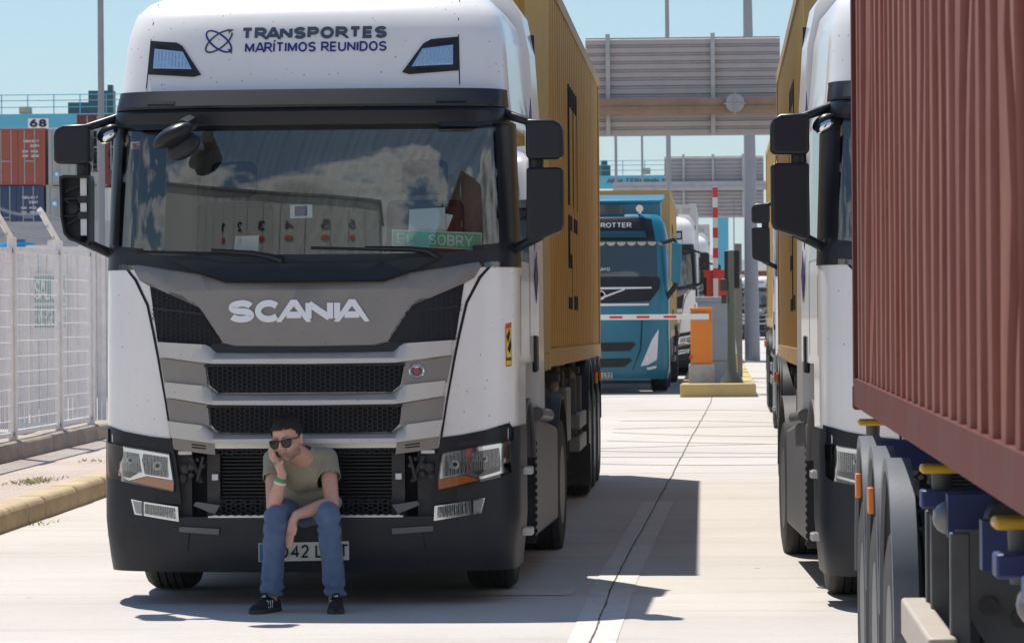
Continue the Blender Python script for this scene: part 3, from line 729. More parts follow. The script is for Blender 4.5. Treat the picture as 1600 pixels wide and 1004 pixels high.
# number plate
q = fr.poly([(404, 848), (545, 845), (545.5, 874), (404, 877)], .02)
pl = fr.panel('number_plate', q, M['plate'], truck, .024, .008)
fr.panel('plate_band', fr.poly([(405, 849.5), (413, 849.3), (413, 875.6), (405, 876)], .03), M['plate_blue'], pl, .026, .004)
for tx, bx in (('0', (438.5, 850.5, 450, 871)), ('4', (453, 850.3, 466.5, 871)), ('2', (469.5, 850.2, 482, 870.8)), ('L', (492.5, 850, 503, 870.5)), ('T', (530.5, 849.5, 543, 870))):
    lettering(tx, M['dark'], pl, fr.fn(.029), fbox(*bx, .03), .012, depth=.004, name='plate_character')
# stickers on the corner, toll tag and test disc inside the glass
sk = fr.panel('warning_sticker', fr.poly([(790, 506), (799, 503), (800, 571), (791, 573)], .004), M['sticker_r'], truck, .0035, .003)
fr.panel('sticker_field', fr.poly([(791, 514), (799, 511), (799.5, 569), (791.6, 571)], .004), M['sticker_y'], sk, .005, .003)
for q in ([(791.5, 526), (796, 513), (797, 522), (794, 536)], [(793, 545), (798, 528), (799, 540), (797, 552)]):
    fr.panel('sticker_mark', fr.poly(q, .004), M['dark'], sk, .0062, .003)
lettering('ANGLES MORTS', M['dark'], sk, fr.fn(.0072), fbox(791.8, 558, 799.3, 563, .004), .01, depth=.002)
# sills: wheels, arches, steps, skirts, rear deflectors
for s in (1, -1):
    wheel(truck, s * 1.04, 1.4, .5, s)
    a = arch(.60, .40, 20, 160).build('wheel_arch', M['skirt'], truck, smooth=True, loc=(s * 1.08, 1.4, .62))
    fw = MB().box(s * 1.17 - .09, s * 1.17 + .09, .80, .88, .35, 1.1); fw.build('arch_front', M['black'], truck, bevel=.02)
    rw = MB().box(s * 1.12 - .15, s * 1.12 + .15, 1.98, 2.04, .25, .95)
    for i in range(14): rw.box(s * 1.27 - .012, s * 1.27 + .012, 1.98, 2.04, .27 + i * .048, .295 + i * .048)
    rw.build('mud_flap', M['rubber'], truck)
    for z_ in (.40, .78):
        sp = MB().box(s * 1.27 - .06, s * 1.27 + .075, .58, .80, z_ - .02, z_ + .02)
        for i in range(6): sp.box(s * 1.27 - .05, s * 1.27 + .07, .595 + i * .034, .61 + i * .034, z_ + .02, z_ + .026)
        sp.build('entry_step', M['alu'], truck)
    sk_ = MB().prism([(s * 1.14, 2.1, .28), (s * 1.14, 4.35, .28), (s * 1.14, 4.35, .95), (s * 1.14, 2.3, 1.08), (s * 1.14, 2.1, 1.05)], (s * .13, 0, 0))
    sk_.build('side_skirt', M['skirt'], truck, bevel=.03)
    ft = MB().cone((s * .87, 2.3, .66), (s * .87, 4.2, .66), .30, None, 20); ft.build('fuel_tank', M['alu'], truck, smooth=True)
    tb = MB().tube([(s * 1.27, 2.2, 1.10), (s * 1.27, 3.3, 1.06)], .045, 12); tb.build('skirt_rail', M['skirt'], truck, smooth=True)
    for xo in (1.07, .74): wheel(truck, s * (xo + .03), 5.1, .5, s)
    arch(.62, .66, 10, 170).build('rear_mudguard', M['darkmetal'], truck, smooth=True, loc=(s * .93, 5.1, .55))
    MB().box(s * .93 - .3, s * .93 + .3, 5.78, 5.80, .2, .65).build('mud_flap', M['rubber'], truck)
    df = MB(); lv = [(1.1, 0), (2.9, -.012), (3.5, -.05), (3.75, -.10), (3.92, -.22)]
    for z_, e_ in lv: df.v += [(s * (x_ + e_), y_, z_) for x_, y_ in ((1.02, 2.24), (1.283, 2.24), (1.295, 2.62), (1.23, 2.62))]
    for i in range(4): df.f += [(4 * i + k_, 4 * i + (k_ + 1) % 4, 4 * i + 4 + (k_ + 1) % 4, 4 * i + 4 + k_) for k_ in range(4)]
    df.f += [(0, 1, 2, 3), (16, 17, 18, 19)]
    df.build('side_deflector', M['white'], truck)
    MB().prism([(s * 1.255, 2.625, 1.1), (s * 1.30, 2.625, 1.1), (s * 1.297, 2.70, 1.1), (s * 1.265, 2.70, 1.1)], (-s * .06, 0, 2.55)).build('deflector_edge', M['black2'], truck)
    hn = MB().box(s * 1.285 - .01, s * 1.285 + .022, 1.72, 1.92, 1.38, 1.62); hn.build('door_handle', M['black2'], truck, bevel=.012)
    # blue lozenge decals behind the door
    for i in range(4):
        zc = 2.0 + i * .34
        MB().prism([(s * 1.2885 - s * .03 * max(0, (zc - 2) / .95), y_, z_) for y_, z_ in ((1.82, zc), (1.98, zc + .17), (2.14, zc), (1.98, zc - .17))], (s * .003, 0, 0)).build('decal', M['navy'], truck)
# roof end lip
# mirrors
def rbox(mb, x0, x1, y0, y1, z0, z1, sl=.0): return mb.prism([(x0, y0, z0 + sl), (x1, y0, z0), (x1, y0, z1), (x0, y0, z1 - sl)], (0, y1 - y0, 0))
MY = .28
def mirror_px(pts):     # photo pixel at the mirrors' depth -> local (u, z)
    return [(fr.loc(a, b, MY).x, fr.loc(a, b, MY).z) for a, b in pts]
up = mirror_px([(823, 187), (866, 188), (878, 195), (881, 205), (881, 243), (876, 249), (830, 250), (823, 246)])
lo = mirror_px([(824, 263), (872, 262), (881, 264), (881, 352), (877, 362), (830, 379), (824, 374)])
for s in (1, -1):
    f_ = (lambda q: q) if s > 0 else mir
    MB().prism([(u, MY - .10, z) for u, z in f_(up)], (0, .16, 0)).build('mirror_housing', M['black2'], truck, bevel=.02)
    if s > 0:
        MB().prism([(u, MY - .10, z) for u, z in lo], (0, .16, 0)).build('mirror_housing', M['black2'], truck, bevel=.02)
    e = lambda px, py, y: (s * fr.loc(px, py, y).x, y, fr.loc(px, py, y).z)
    ar = MB().tube([e(778, 172, .42), e(795, 180, .36), e(826, 190, MY), e(845, 196, MY)], [.035, .03, .026, .026], 10); ar.build('mirror_arm', M['black2'], truck, smooth=True)
    ar = MB().tube([e(838, 246, MY), e(838, 268, MY)], .045, 12); ar.build('mirror_link', M['black2'], truck, smooth=True)
    ar = MB().tube([e(845, 368, MY), e(818, 382, .33), e(798, 393, .40), e(786, 396, .44)], [.03, .03, .034, .045], 10)
    MB().tube([e(794, 390, .42), e(797, 408, .40)], [.05, .03], 10).build('mirror_foot', M['black2'], truck, smooth=True)
    ar.build('mirror_arm', M['black2'], truck, smooth=True)
# the left one has lost its cover: frame, ribs, motor and a bare bright rail
lq = mirror_px([(97, 277), (104, 274), (143, 275), (145, 283), (145, 378), (140, 385), (112, 375), (104, 366), (99, 340)])
cxm = sum(p[0] for p in lq) / len(lq); czm = sum(p[1] for p in lq) / len(lq)
inn = [(cxm + (u - cxm) * .86, czm + (z - czm) * .92) for u, z in lq]
fb = MB()
for (a, b), (c, d) in zip(zip(lq, lq[1:] + lq[:1]), zip(inn, inn[1:] + inn[:1])):
    fb.add([(a[0], MY - .10, a[1]), (b[0], MY - .10, b[1]), (d[0], MY - .10, d[1]), (c[0], MY - .10, c[1]), (a[0], MY + .06, a[1]), (b[0], MY + .06, b[1]), (d[0], MY + .02, d[1]), (c[0], MY + .02, c[1])],
           [(0, 1, 2, 3), (0, 4, 5, 1), (3, 2, 6, 7), (4, 7, 6, 5)])
fb.prism([(u, MY + .02, z) for u, z in inn], (0, .03, 0))
om = fb.build('open_mirror_housing', M['black2'], truck)
tag(om, label='mirror housing with its cover missing and bare ribs showing'); om['only'] = 1
rl = mirror_px([(128, 276), (138, 276), (138.5, 368), (129, 368)])
x = MB().prism([(u, MY - .06, z) for u, z in rl], (0, .05, 0)).build('mirror_rail', M['alu'], om)
rb = MB()
for a, b in (((100, 311), (142, 309)), ((102, 338), (142, 336)), ((101, 311), (140, 337)), ((106, 352), (124, 340)), ((104, 300), (126, 290))):
    (u0_, z0_), (u1_, z1_) = mirror_px([a, b]); rb.tube([(u0_, MY - .04, z0_), (u1_, MY - .04, z1_)], .008, 6)
for py in (312, 337):
    (u0_, z0_), = mirror_px([(133, py)]); rb.box(u0_ - .03, u0_ + .03, MY - .075, MY, z0_ - .022, z0_ + .022)
rb.build('mirror_rib', M['black'], om)
(u0_, z0_), = mirror_px([(113, 325)])
MB().lathe([(.045, .0), (.045, -.04), (.03, -.045), (0, -.045)], (u0_, MY + .01, z0_), 'Y', 20).build('mirror_motor', M['black2'], om, smooth=True)
# kerb mirror hanging from the visor
cmr = MB(); Yk = -.22
def kk(px, py, y=Yk): return fr.loc(px, py, y)
rot = Matrix.Rotation(R(-28), 3, 'Y')
cmr.ell(kk(270, 212), .135, .10, .058, rot, 24, 12)
cmr.tube([kk(285, 200), kk(297, 192, -.05)], [.05, .05])
cmr = cmr.build('kerb_mirror', M['black2'], truck, smooth=True); cmr['only'] = 0
MB().ell(kk(287, 229, -.17), .115, .05, .072, Matrix.Rotation(R(-32), 3, 'Y'), 24, 12).build('kerb_mirror_glass', M['black2'], cmr, smooth=True)
cw = MB().ell(kk(168, 208, .30), .075, .05, .045, Matrix.Rotation(R(-35), 3, 'Y'), 20, 10).build('wide_mirror', M['black2'], truck, smooth=True)
MB().ell(kk(169, 213, .285), .065, .045, .036, Matrix.Rotation(R(-35), 3, 'Y'), 20, 10).build('mirror_glass', M['chrome'], cw, smooth=True)
# wipers
for a in ([(442, 407), (425, 401), (395, 395), (330, 391), (215, 392)], [(684, 401), (668, 391), (640, 388), (570, 387), (486, 386)]):
    pts = []
    for i, (px, py) in enumerate(a):
        u, z = fr.at(px, py, .04); pts.append((u, fr.F(u, z) - (.05 if i < 3 else .03), z))
    wp = MB().tube(pts[:4], [.02, .018, .014, .011], 8).build('wiper', M['black2'], truck, smooth=True)
    b0, b1 = fr.at(a[-1][0], a[-1][1] + 1, .02), fr.at(a[2][0] + 10, a[2][1] + 3, .02)
    MB().tube([(b0[0] + (b1[0] - b0[0]) * i / 8, fr.F(b0[0] + (b1[0] - b0[0]) * i / 8, b0[1] + (b1[1] - b0[1]) * i / 8) - .018, b0[1] + (b1[1] - b0[1]) * i / 8) for i in range(9)], .009, 6).build('wiper_blade', M['dark'], wp)
tg_ = fr.panel('toll_tag', fr.poly([(453, 320), (487.5, 319), (488, 340), (453, 341)], 0), M['paper'], truck, -.008, .004); tg_['only'] = 1
x = fr.panel('tag_centre', fr.poly([(460, 322), (480, 321.5), (480, 337), (460, 338)], 0), M['navy'], tg_, -.006, .004)
tk = fr.panel('test_sticker', fr.poly([(204, 222), (219, 221), (219.5, 232.5), (204, 233)], 0), M['paper'], truck, -.006, .003); tk['only'] = 1
x = fr.panel('sticker_field', fr.poly([(207, 224), (219, 223), (219.5, 232.5), (207, 232.5)], 0), M['badge_red'], tk, -.004, .003)
lettering('24', M['sticker_y'], tk, fr.fn(-.002), fbox(213, 223.5, 218.5, 228, 0), .02, depth=.002)

# things lying behind the windscreen
def screen_card(name, label, cat, pts, y, mt, tilt=0):
    o = fr.o
    q = [fr.o + Matrix.Rotation(RZ, 3, 'Z') @ fr.loc(a, b, y) for a, b in pts]
    mb = MB().prism([p - q[0] for p in q], (0, .004, 0))
    e = mb.build(name, mt, loc=q[0]); return tag(e, label, cat), q
ys = .21
np_ = thing('name_plate', 'green name plate lettered EL SOBRY propped behind the windscreen', 'name plate', fr.o, None, (0, 0, RZ))
def scr(px, py, y): return fr.loc(px, py, y)
def cardq(pts, y): return [scr(a, b, y) for a, b in pts]
MB().prism(cardq([(612.5, 358.5), (753.5, 363.5), (752, 391), (612, 384)], ys), (0, .004, 0)).build('plate_border', M['letter'], np_)
MB().prism(cardq([(614, 360.5), (752, 365.3), (750.6, 389), (613.6, 382.3)], ys - .002), (0, .003, 0)).build('plate_face', M['greensign'], np_)
c0, ex, ez = scr(614, 383, ys - .0035), scr(752, 389.5, ys - .0035) - scr(614, 383, ys - .0035), scr(614, 360, ys - .0035) - scr(614, 383, ys - .0035)
def skew(x, z, d): return c0 + ex * x + ez * z + Vector((0, d, 0))
lettering('EL', M['letter'], np_, skew, (.045, .235, .10, .86), .012, depth=.002)
lettering('SOBRY', M['letter'], np_, skew, (.405, .91, .14, .88), .012, depth=.002)
screen_card('paper_sheet', 'white paper sheet standing behind the green name plate', 'paper', [(638, 362), (640, 327), (695, 324), (697, 361)], ys + .03, M['paper'])
screen_card('paper_sheet', 'white paper sheet leaning at a slant beside the upright sheet behind the windscreen', 'paper', [(690, 360), (692, 333), (708, 336), (698, 361)], ys + .05, M['paper'])
screen_card('paper_sheet', 'pale paper lying on the dashboard at the passenger side of the windscreen', 'paper', [(365, 392), (368, 369), (405, 368), (403, 393)], ys, M['paper'])
# ================================================================== the seated man
from mathutils import noise as mnoise
PM = {}
def skinmat():
    m, t, b = newmat('skin')
    at = nd(t, 'ShaderNodeAttribute', attribute_name='tint')
    c = mixc(t, at.outputs['Fac'], (.60, .345, .25), (.19, .125, .10))
    c = mixc(t, ramp(t, noise(t, 40, 4), .45, .75), c, (.57, .29, .21), 'MIX')
    c2 = mixc(t, at.outputs['Fac'], c, (.22, .14, .11))
    t.links.new(c2, b.inputs['Base Color']); b.inputs['Roughness'].default_value = .5
    b.inputs['Subsurface Weight'].default_value = .08; b.inputs['Subsurface Radius'].default_value = (.01, .004, .002)
    bump(t, b, noise(t, 90, 4), .2, .003)
    return m
PM['skin'] = skinmat()
def cloth(name, col, vcol, sc, bs):
    m, t, b = newmat(name)
    f = ramp(t, noise(t, sc, 5, .6), .35, .7)
    t.links.new(mixc(t, f, col, vcol), b.inputs['Base Color']); b.inputs['Roughness'].default_value = .9
    b.inputs['Sheen Weight'].default_value = .15
    bump(t, b, noise(t, bs, 4), .35, .004); return m
PM['shirt'] = cloth('olive_cotton', (.31, .29, .205), (.26, .24, .17), 6, 160)
PM['jeans'] = cloth('blue_denim', (.070, .115, .205), (.11, .165, .27), 9, 220)
PM['hair'] = mat('dark_hair', (.018, .014, .012), .85, bmp=.8, bscale=220)
PM['shoe'] = mat('black_suede', (.012, .012, .014), .75, bmp=.3, bscale=200)
PM['sole'] = mat('dark_rubber_sole', (.04, .04, .042), .7)
PM['green'] = mat('green_band', (.01, .30, .11), .45)
PM['lip'] = mat('lips', (.33, .155, .125), .45)
def J(px, py, y): return P(px, py, YF + y)
man_loc = Vector((J(470, 800, -.2).x, YF - .2, gz(23)))
man = thing('person', 'man in olive t-shirt, jeans and sunglasses sitting on the lorry bumper, chin on hand', 'person', man_loc)
def cap(mb, a, b, ra, rb, sq=None):
    a, b = Vector(a) - man_loc, Vector(b) - man_loc
    mb.cone(a, b, ra, rb, 18); mb.ell(a, ra, ra, ra, None, 18, 10); mb.ell(b, rb, rb, rb, None, 18, 10)
def chain(mb, pts):
    for (a, ra), (b, rb) in zip(pts, pts[1:]): cap(mb, a, b, ra, rb)
def fuse(mb, name, mt, vox, smooth=6, parent=None, disp=None, factor=.5):
    me = bpy.data.meshes.new(name); me.from_pydata(mb.v, [], mb.f); me.update()
    o = bpy.data.objects.new(name, me); COL.objects.link(o)
    rm = o.modifiers.new('r', 'REMESH'); rm.mode = 'VOXEL'; rm.voxel_size = vox; rm.adaptivity = 0
    sm = o.modifiers.new('s', 'SMOOTH'); sm.iterations = smooth; sm.factor = factor
    dg = bpy.context.evaluated_depsgraph_get(); dg.update()
    out = bpy.data.meshes.new_from_object(o.evaluated_get(dg)); out.name = name
    bpy.data.objects.remove(o); bpy.data.meshes.remove(me)
    if disp:
        nrm = [v.normal.copy() for v in out.vertices]
        for v, n_ in zip(out.vertices, nrm): v.co = v.co + n_ * disp(v.co)
    r = link(name, out, mt, parent); out.shade_smooth(); return r
# ---- head frame
HC = J(448.5, 686, -.36)
fw_ = Vector((-math.sin(R(17)), -math.cos(R(17)), -.16)).normalized()
up_ = Vector((-.13, 0, 1)); up_ = (up_ - fw_ * up_.dot(fw_)).normalized(); rt_ = up_.cross(fw_) * -1
HM = Matrix((rt_, -fw_, up_)).transposed() @ Matrix.Diagonal((1.07, 1.05, 1.06))          # local x = image right, y = backwards, z = up
def H(x, y, z): return HC + HM @ Vector((x, y, z))
def HE(mb, c, rx, ry, rz, rot=None): mb.ell(H(*c) - man_loc, rx, ry, rz, HM if rot is None else HM @ rot, 24, 16)
body = MB()
HE(body, (0, .012, .028), .079, .098, .090)
HE(body, (0, -.018, -.02), .069, .075, .085)
HE(body, (0, -.026, -.062), .062, .058, .054)
HE(body, (0, -.068, -.098), .032, .024, .022)
for s in (-1, 1):
    HE(body, (s * .040, -.055, -.022), .026, .026, .024)       # cheekbone
    HE(body, (s * .052, -.018, -.072), .022, .035, .026)       # jaw angle
    HE(body, (s * .030, -.080, .022), .026, .014, .010)        # brow
    HE(body, (s * .079, .012, -.008), .011, .022, .034, Matrix.Rotation(R(s * 14), 3, 'Z'))   # ear
    HE(body, (s * .083, .022, .008), .008, .014, .020)
    HE(body, (s * .013, -.096, -.034), .009, .010, .008)       # nostril wing
cap(body, H(0, -.084, .018), H(0, -.108, -.026), .009, .0125)  # nose
HE(body, (0, -.088, -.052), .022, .012, .008); HE(body, (0, -.086, -.070), .020, .012, .008)
cap(body, H(.0, .02, -.05), J(474, 716, -.20), .057, .064)     # neck
cap(body, J(474, 716, -.20), J(476, 742, -.10), .060, .08)
sh_r, el_r, wr_r = J(428, 719, -.17), J(427, 791, -.40), J(441, 741, -.44)
sh_l, el_l, wr_l = J(511, 719, -.13), J(519, 786, -.30), J(463, 804, -.45)
chain(body, [(J(470, 728, -.15), .07), (sh_r, .05), (sh_r.lerp(el_r, .5), .050), (el_r, .043), (el_r.lerp(wr_r, .35), .046), (el_r.lerp(wr_r, .75), .035), (wr_r, .028)])
chain(body, [(J(480, 728, -.14), .07), (sh_l, .05), (sh_l.lerp(el_l, .5), .050), (el_l, .043), (el_l.lerp(wr_l, .35), .046), (el_l.lerp(wr_l, .75), .036), (wr_l, .028)])
# right hand: heel under the jaw, fingers up along the cheek
pm0 = J(430.5, 718, -.425)
chain(body, [(wr_r, .027), (J(436, 727, -.437), .026), (pm0, .024)])
cap(body, J(438, 725, -.44), J(426, 716, -.40), .017, .017)
for (bx, by_, bd_), ln in zip(((429, 710, -.425), (426.5, 711, -.41), (424.5, 713, -.39), (423.5, 716, -.375)), ((426.5, 699, -.405, 424.5, 690, -.375), (424, 700, -.385, 422.5, 691, -.355), (422.5, 703, -.37, 421.5, 695, -.345), (421.5, 707, -.36, 421, 700, -.34))):
    chain(body, [(pm0, .016), (J(bx, by_, bd_), .0105), (J(*ln[:3]), .0095), (J(*ln[3:]), .008)])
chain(body, [(J(437, 727, -.44), .015), (J(439.5, 723.5, -.452), .0115), (J(441.5, 720.5, -.456), .0095)])
# left hand hanging between the knees
k0 = J(457, 818, -.455)
chain(body, [(wr_l, .027), (J(459, 812, -.457), .027), (k0, .026)]); cap(body, J(456, 815, -.44), J(454, 827, -.45), .024, .022)
for a_, b_, c_ in (((458, 829, -.475), (457, 842, -.485), (455, 852, -.478)), ((455, 830, -.463), (453.5, 845, -.47), (451, 856, -.462)), ((452.5, 830, -.45), (450.5, 844, -.455), (448.5, 854, -.448)), ((450, 828, -.437), (448, 840, -.44), (447, 848, -.436))):
    chain(body, [(J(455, 824, -.455), .016), (J(*a_), .0108), (J(*b_), .0095), (J(*c_), .0078)])
chain(body, [(J(459, 815, -.47), .014), (J(462, 825, -.485), .0115), (J(460.5, 834, -.492), .009)])
for a in ((424, 920, -.40), (523, 920, -.40)): cap(body, J(a[0], a[1] - 20, a[2]), J(a[0], a[1] + 18, a[2] + .0), .04, .036)
# legs inside the jeans so that the figure stays one surface
PEL = J(478, 792, .04)
legs = []
for hip, kn, an in (((452, 797, -.0), (431, 806, -.43), (424.5, 928, -.41)), ((504, 797, -.0), (512, 804, -.43), (523, 928, -.41))):
    legs.append((J(*hip), J(*kn), J(*an)))
    chain(body, [(PEL, .08), (J(*hip), .06), (J(*kn), .048), (J(*an), .036)])
chain(body, [(PEL, .09), (J(477, 760, -.04), .085), (J(476, 738, -.10), .085)])
bo = fuse(body, 'body', PM['skin'], .0052, 3, man)
tint = bo.data.attributes.new('tint', 'FLOAT', 'POINT')
HMi = HM.inverted()
HANDP = [J(*p_) - man_loc for p_ in ((430.5, 718, -.425), (437, 726, -.44), (440, 723, -.455), (436, 727, -.437), (429, 710, -.425), (426, 716, -.40), (434, 721, -.43))]
for i, v in enumerate(bo.data.vertices):
    if min((v.co - h_).length for h_ in HANDP) < .026: continue
    q = HMi @ (v.co + man_loc - HC); t_ = 0
    if -.13 < q.z < .0 and q.y < .03 and abs(q.x) < .08:
        jaw = max(0, min(1, (-.048 - q.z + .25 * max(0, abs(q.x) - .03)) / .02)); mus = max(0, 1 - abs(q.z + .046) / .008) * (abs(q.x) < .028) * (q.y < -.06)
        t_ = .62 * max(jaw * (q.y < .005), mus)
    # hair roots fading at the temples
    tint.data[i].value = t_
# lips
lp = MB(); lp.tube([H(x, -.0985 + .25 * abs(x) ** 1.3, -.0605 - .004 * (abs(x) / .02) ** 2) - man_loc for x in (-.022, -.012, 0, .012, .022)], [.001, .0035, .004, .0035, .001], 8)
lp.tube([H(x, -.0975 + .25 * abs(x) ** 1.3, -.066) - man_loc for x in (-.019, -.010, 0, .010, .019)], [.001, .004, .005, .004, .001], 8)
lp.build('lips', PM['lip'], man, smooth=True)
# short hair: shell over the skull, cut at the hairline
hb = MB(); k = MB().ell((0, .014, .030), 0.0805, .1005, .0925, None, 48, 32); keep = MB()
def hairline(x, y):        # z above which hair grows
    if y < -.045: return .066 + .012 * mnoise.noise(Vector((x * 70, 3, 1))) - .10 * max(0, abs(x) - .05)
    if y < .01: return .066 - (y + .045) * 1.25
    return -.004 - (y - .01) * .75
for f in k.f:
    c = sum((Vector(k.v[i]) for i in f), Vector()) / len(f)
    if c.z > hairline(c.x, c.y): keep.f.append(f)
keep.v = []
for p in k.v:
    v = Vector(p); n_ = (v - Vector((0, .014, .030))).normalized(); v += n_ * (.0035 * mnoise.noise(v * 90) + .007 * max(0, n_.z)); keep.v.append(tuple(H(*v) - man_loc))
ho = keep.build('hair', PM['hair'], man, smooth=True, fix=False)
sl = ho.modifiers.new('thick', 'SOLIDIFY'); sl.thickness = .006; sl.offset = -1
st_ = MB(); rr = random.Random(5)
for v in [v for v in ho.data.vertices if v.co.length > 0]:
    w0 = HM.inverted() @ (v.co + man_loc - HC); n_ = (w0 - Vector((0, .014, .030))).normalized()
    if w0.length > .3 or w0.z < hairline(w0.x, w0.y) - .004: continue
    for _ in range(3):
        o_ = Vector((rr.uniform(-.006, .006), rr.uniform(-.006, .006), rr.uniform(-.006, .006))); ln_ = .004 + .009 * max(0, n_.z); tp = w0 + o_ + (n_ + Vector((rr.uniform(-.5, .5), rr.uniform(-.7, .1), rr.uniform(-.2, .4)))) * ln_
        a_ = w0 + o_ * .8; st_.add([tuple(H(*(a_ + Vector((.0014, 0, 0)))) - man_loc), tuple(H(*(a_ - Vector((.0014, 0, 0)))) - man_loc), tuple(H(*tp) - man_loc)], [(0, 1, 2)])
st_.build('hair_strands', PM['hair'], ho, fix=False)['kind'] = 'stuff'
bm_ = bmesh.new(); bm_.from_mesh(ho.data); bmesh.ops.delete(bm_, geom=[v for v in bm_.verts if not v.link_faces], context='VERTS'); bm_.to_mesh(ho.data); bm_.free()
for s in (-1, 1):
    eb = MB(); eb.tube([H(s * x, -.0905 + .28 * (x - .012) ** 1.35, .0225 + z) - man_loc for x, z in ((.012, -.002), (.024, .002), (.038, .003), (.05, -.003))], [.002, .004, .0035, .0015], 6); eb.build('eyebrow', PM['hair'], man, smooth=True)
# sunglasses
sg_ = MB()
M['shades'] = mat('dark_shades', (.004, .005, .005), .08, spec=.45)
def rim_pts(s):
    return [H(s * x, -.1035 + .9 * (max(0, x - .02)) ** 1.55, z) - man_loc for x, z in ((.008, .009), (.020, .014), (.042, .015), (.064, .014), (.067, .002), (.062, -.020), (.048, -.031), (.030, -.032), (.014, -.024), (.008, -.006))]
rp = {s: rim_pts(s) for s in (-1, 1)}
for s in (-1, 1): sg_.tube(rp[s], .0032, 6, True)
sg_.tube([H(-.009, -.104, .006) - man_loc, H(0, -.106, .009) - man_loc, H(.009, -.104, .006) - man_loc], .0034, 6)
for s in (-1, 1): sg_.tube([rp[s][3], H(s * .070, -.078, .011) - man_loc, H(s * .080, -.03, .006) - man_loc, H(s * .084, .012, .004) - man_loc], .0036, 6)
sgo = sg_.build('sunglasses', M['black2'], man, smooth=True)
for s in (-1, 1):
    c = sum(rp[s], Vector()) / 10 + HM @ Vector((0, -.004, 0)); l_ = MB(); l_.add([c] + rp[s], [(0, 1 + i, 1 + (i + 1) % 10) for i in range(10)]); l_.build('lens', M['shades'], sgo, smooth=True)
# ---- t-shirt
ts_ = MB(); T = Matrix.Identity(3)
def TE(px, py, y, rx, ry, rz, rot=None): ts_.ell(J(px, py, y) - man_loc, rx, ry, rz, rot, 24, 16)
lean = Matrix.Rotation(R(-24), 3, 'X')
TE(474, 735, -.13, .175, .115, .14, lean); TE(478, 762, -.05, .165, .115, .15, lean); TE(482, 785, .02, .17, .12, .09)
TE(516, 784, .03, .075, .10, .06)
cap(ts_, J(440, 717, -.17), J(505, 716, -.13), .066, .070)
cap(ts_, J(474, 711, -.175), J(475, 726, -.14), .070, .10)
cap(ts_, sh_r + Vector((0, 0, .008)), sh_r.lerp(el_r, .40), .066, .070); cap(ts_, sh_l + Vector((0, 0, .008)), sh_l.lerp(el_l, .38), .068, .073)
def fold(c):
    p = c + man_loc; q = Vector((p.x * 9, p.y * 9, p.z * 4.5)); f = mnoise.noise(q) * .010
    f += .007 * math.sin(46 * (p.x + .35 * p.z) + 3 * mnoise.noise(p * 5)) * max(0, 1 - abs(p.z - .78) / .22)
    return f
shirt = fuse(ts_, 't_shirt', PM['shirt'], .0075, 5, man, fold)
# open the sleeves and the neck: delete what lies beyond the cut planes
def cutm(o, co, no, near, rad):
    b = bmesh.new(); b.from_mesh(o.data)
    bmesh.ops.delete(b, geom=[v for v in b.verts if (v.co - co).dot(no) > 0 and (v.co - near).length < rad], context='VERTS'); b.to_mesh(o.data); b.free()
for a, b_, k in ((sh_r, el_r, .42), (sh_l, el_l, .40)):
    c = a.lerp(b_, k) - man_loc; cutm(shirt, c, (b_ - a).normalized(), c + (b_ - a).normalized() * .03 + Vector((.012 if a.x > man_loc.x else -.012, 0, 0)), .086)
nk = J(470, 712, -.20) - man_loc; cutm(shirt, nk + Vector((0, -.0, .045)), Vector((-.05, -.42, .9)).normalized(), nk + Vector((0, 0, .05)), .10)
sld = shirt.modifiers.new('thick', 'SOLIDIFY'); sld.thickness = .004; sld.offset = -1
# ---- jeans
jn = MB(); jn.ell(J(478, 796, .03) - man_loc, .185, .15, .11, None, 24, 14)
for hip, kn, an in legs:
    chain(jn, [(hip, .095), (hip.lerp(kn, .6), .083), (kn, .073), (kn.lerp(an, .25), .072), (kn.lerp(an, .6), .066), (an + Vector((0, -.005, .012)), .067)])
def jf(c):
    p = c + man_loc; f = mnoise.noise(Vector((p.x * 14, p.y * 14, p.z * 10))) * .009
    w_ = max(0, 1 - abs(p.z - .16) / .10) + max(0, 1 - abs(p.z - .56) / .12)
    return f + .009 * w_ * math.sin(85 * p.z + 18 * p.x + 5 * mnoise.noise(p * 8))
jo = fuse(jn, 'jeans', PM['jeans'], .0085, 5, man, jf)
for hip, kn, an in legs:
    c = an - man_loc; cutm(jo, c + Vector((0, 0, -.008)), Vector((0, 0, -1)), c, .14)
sld = jo.modifiers.new('thick', 'SOLIDIFY'); sld.thickness = .004; sld.offset = -1
for hip, kn, an in legs:     # side seams
    s = -1 if an.x < man_loc.x else 1
    MB().tube([kn.lerp(an, i / 10) + Vector((s * (.0735 - .006 * i / 10), .0, 0)) - man_loc for i in range(1, 10)], .0022, 5).build('jeans_seam', PM['jeans'], jo)
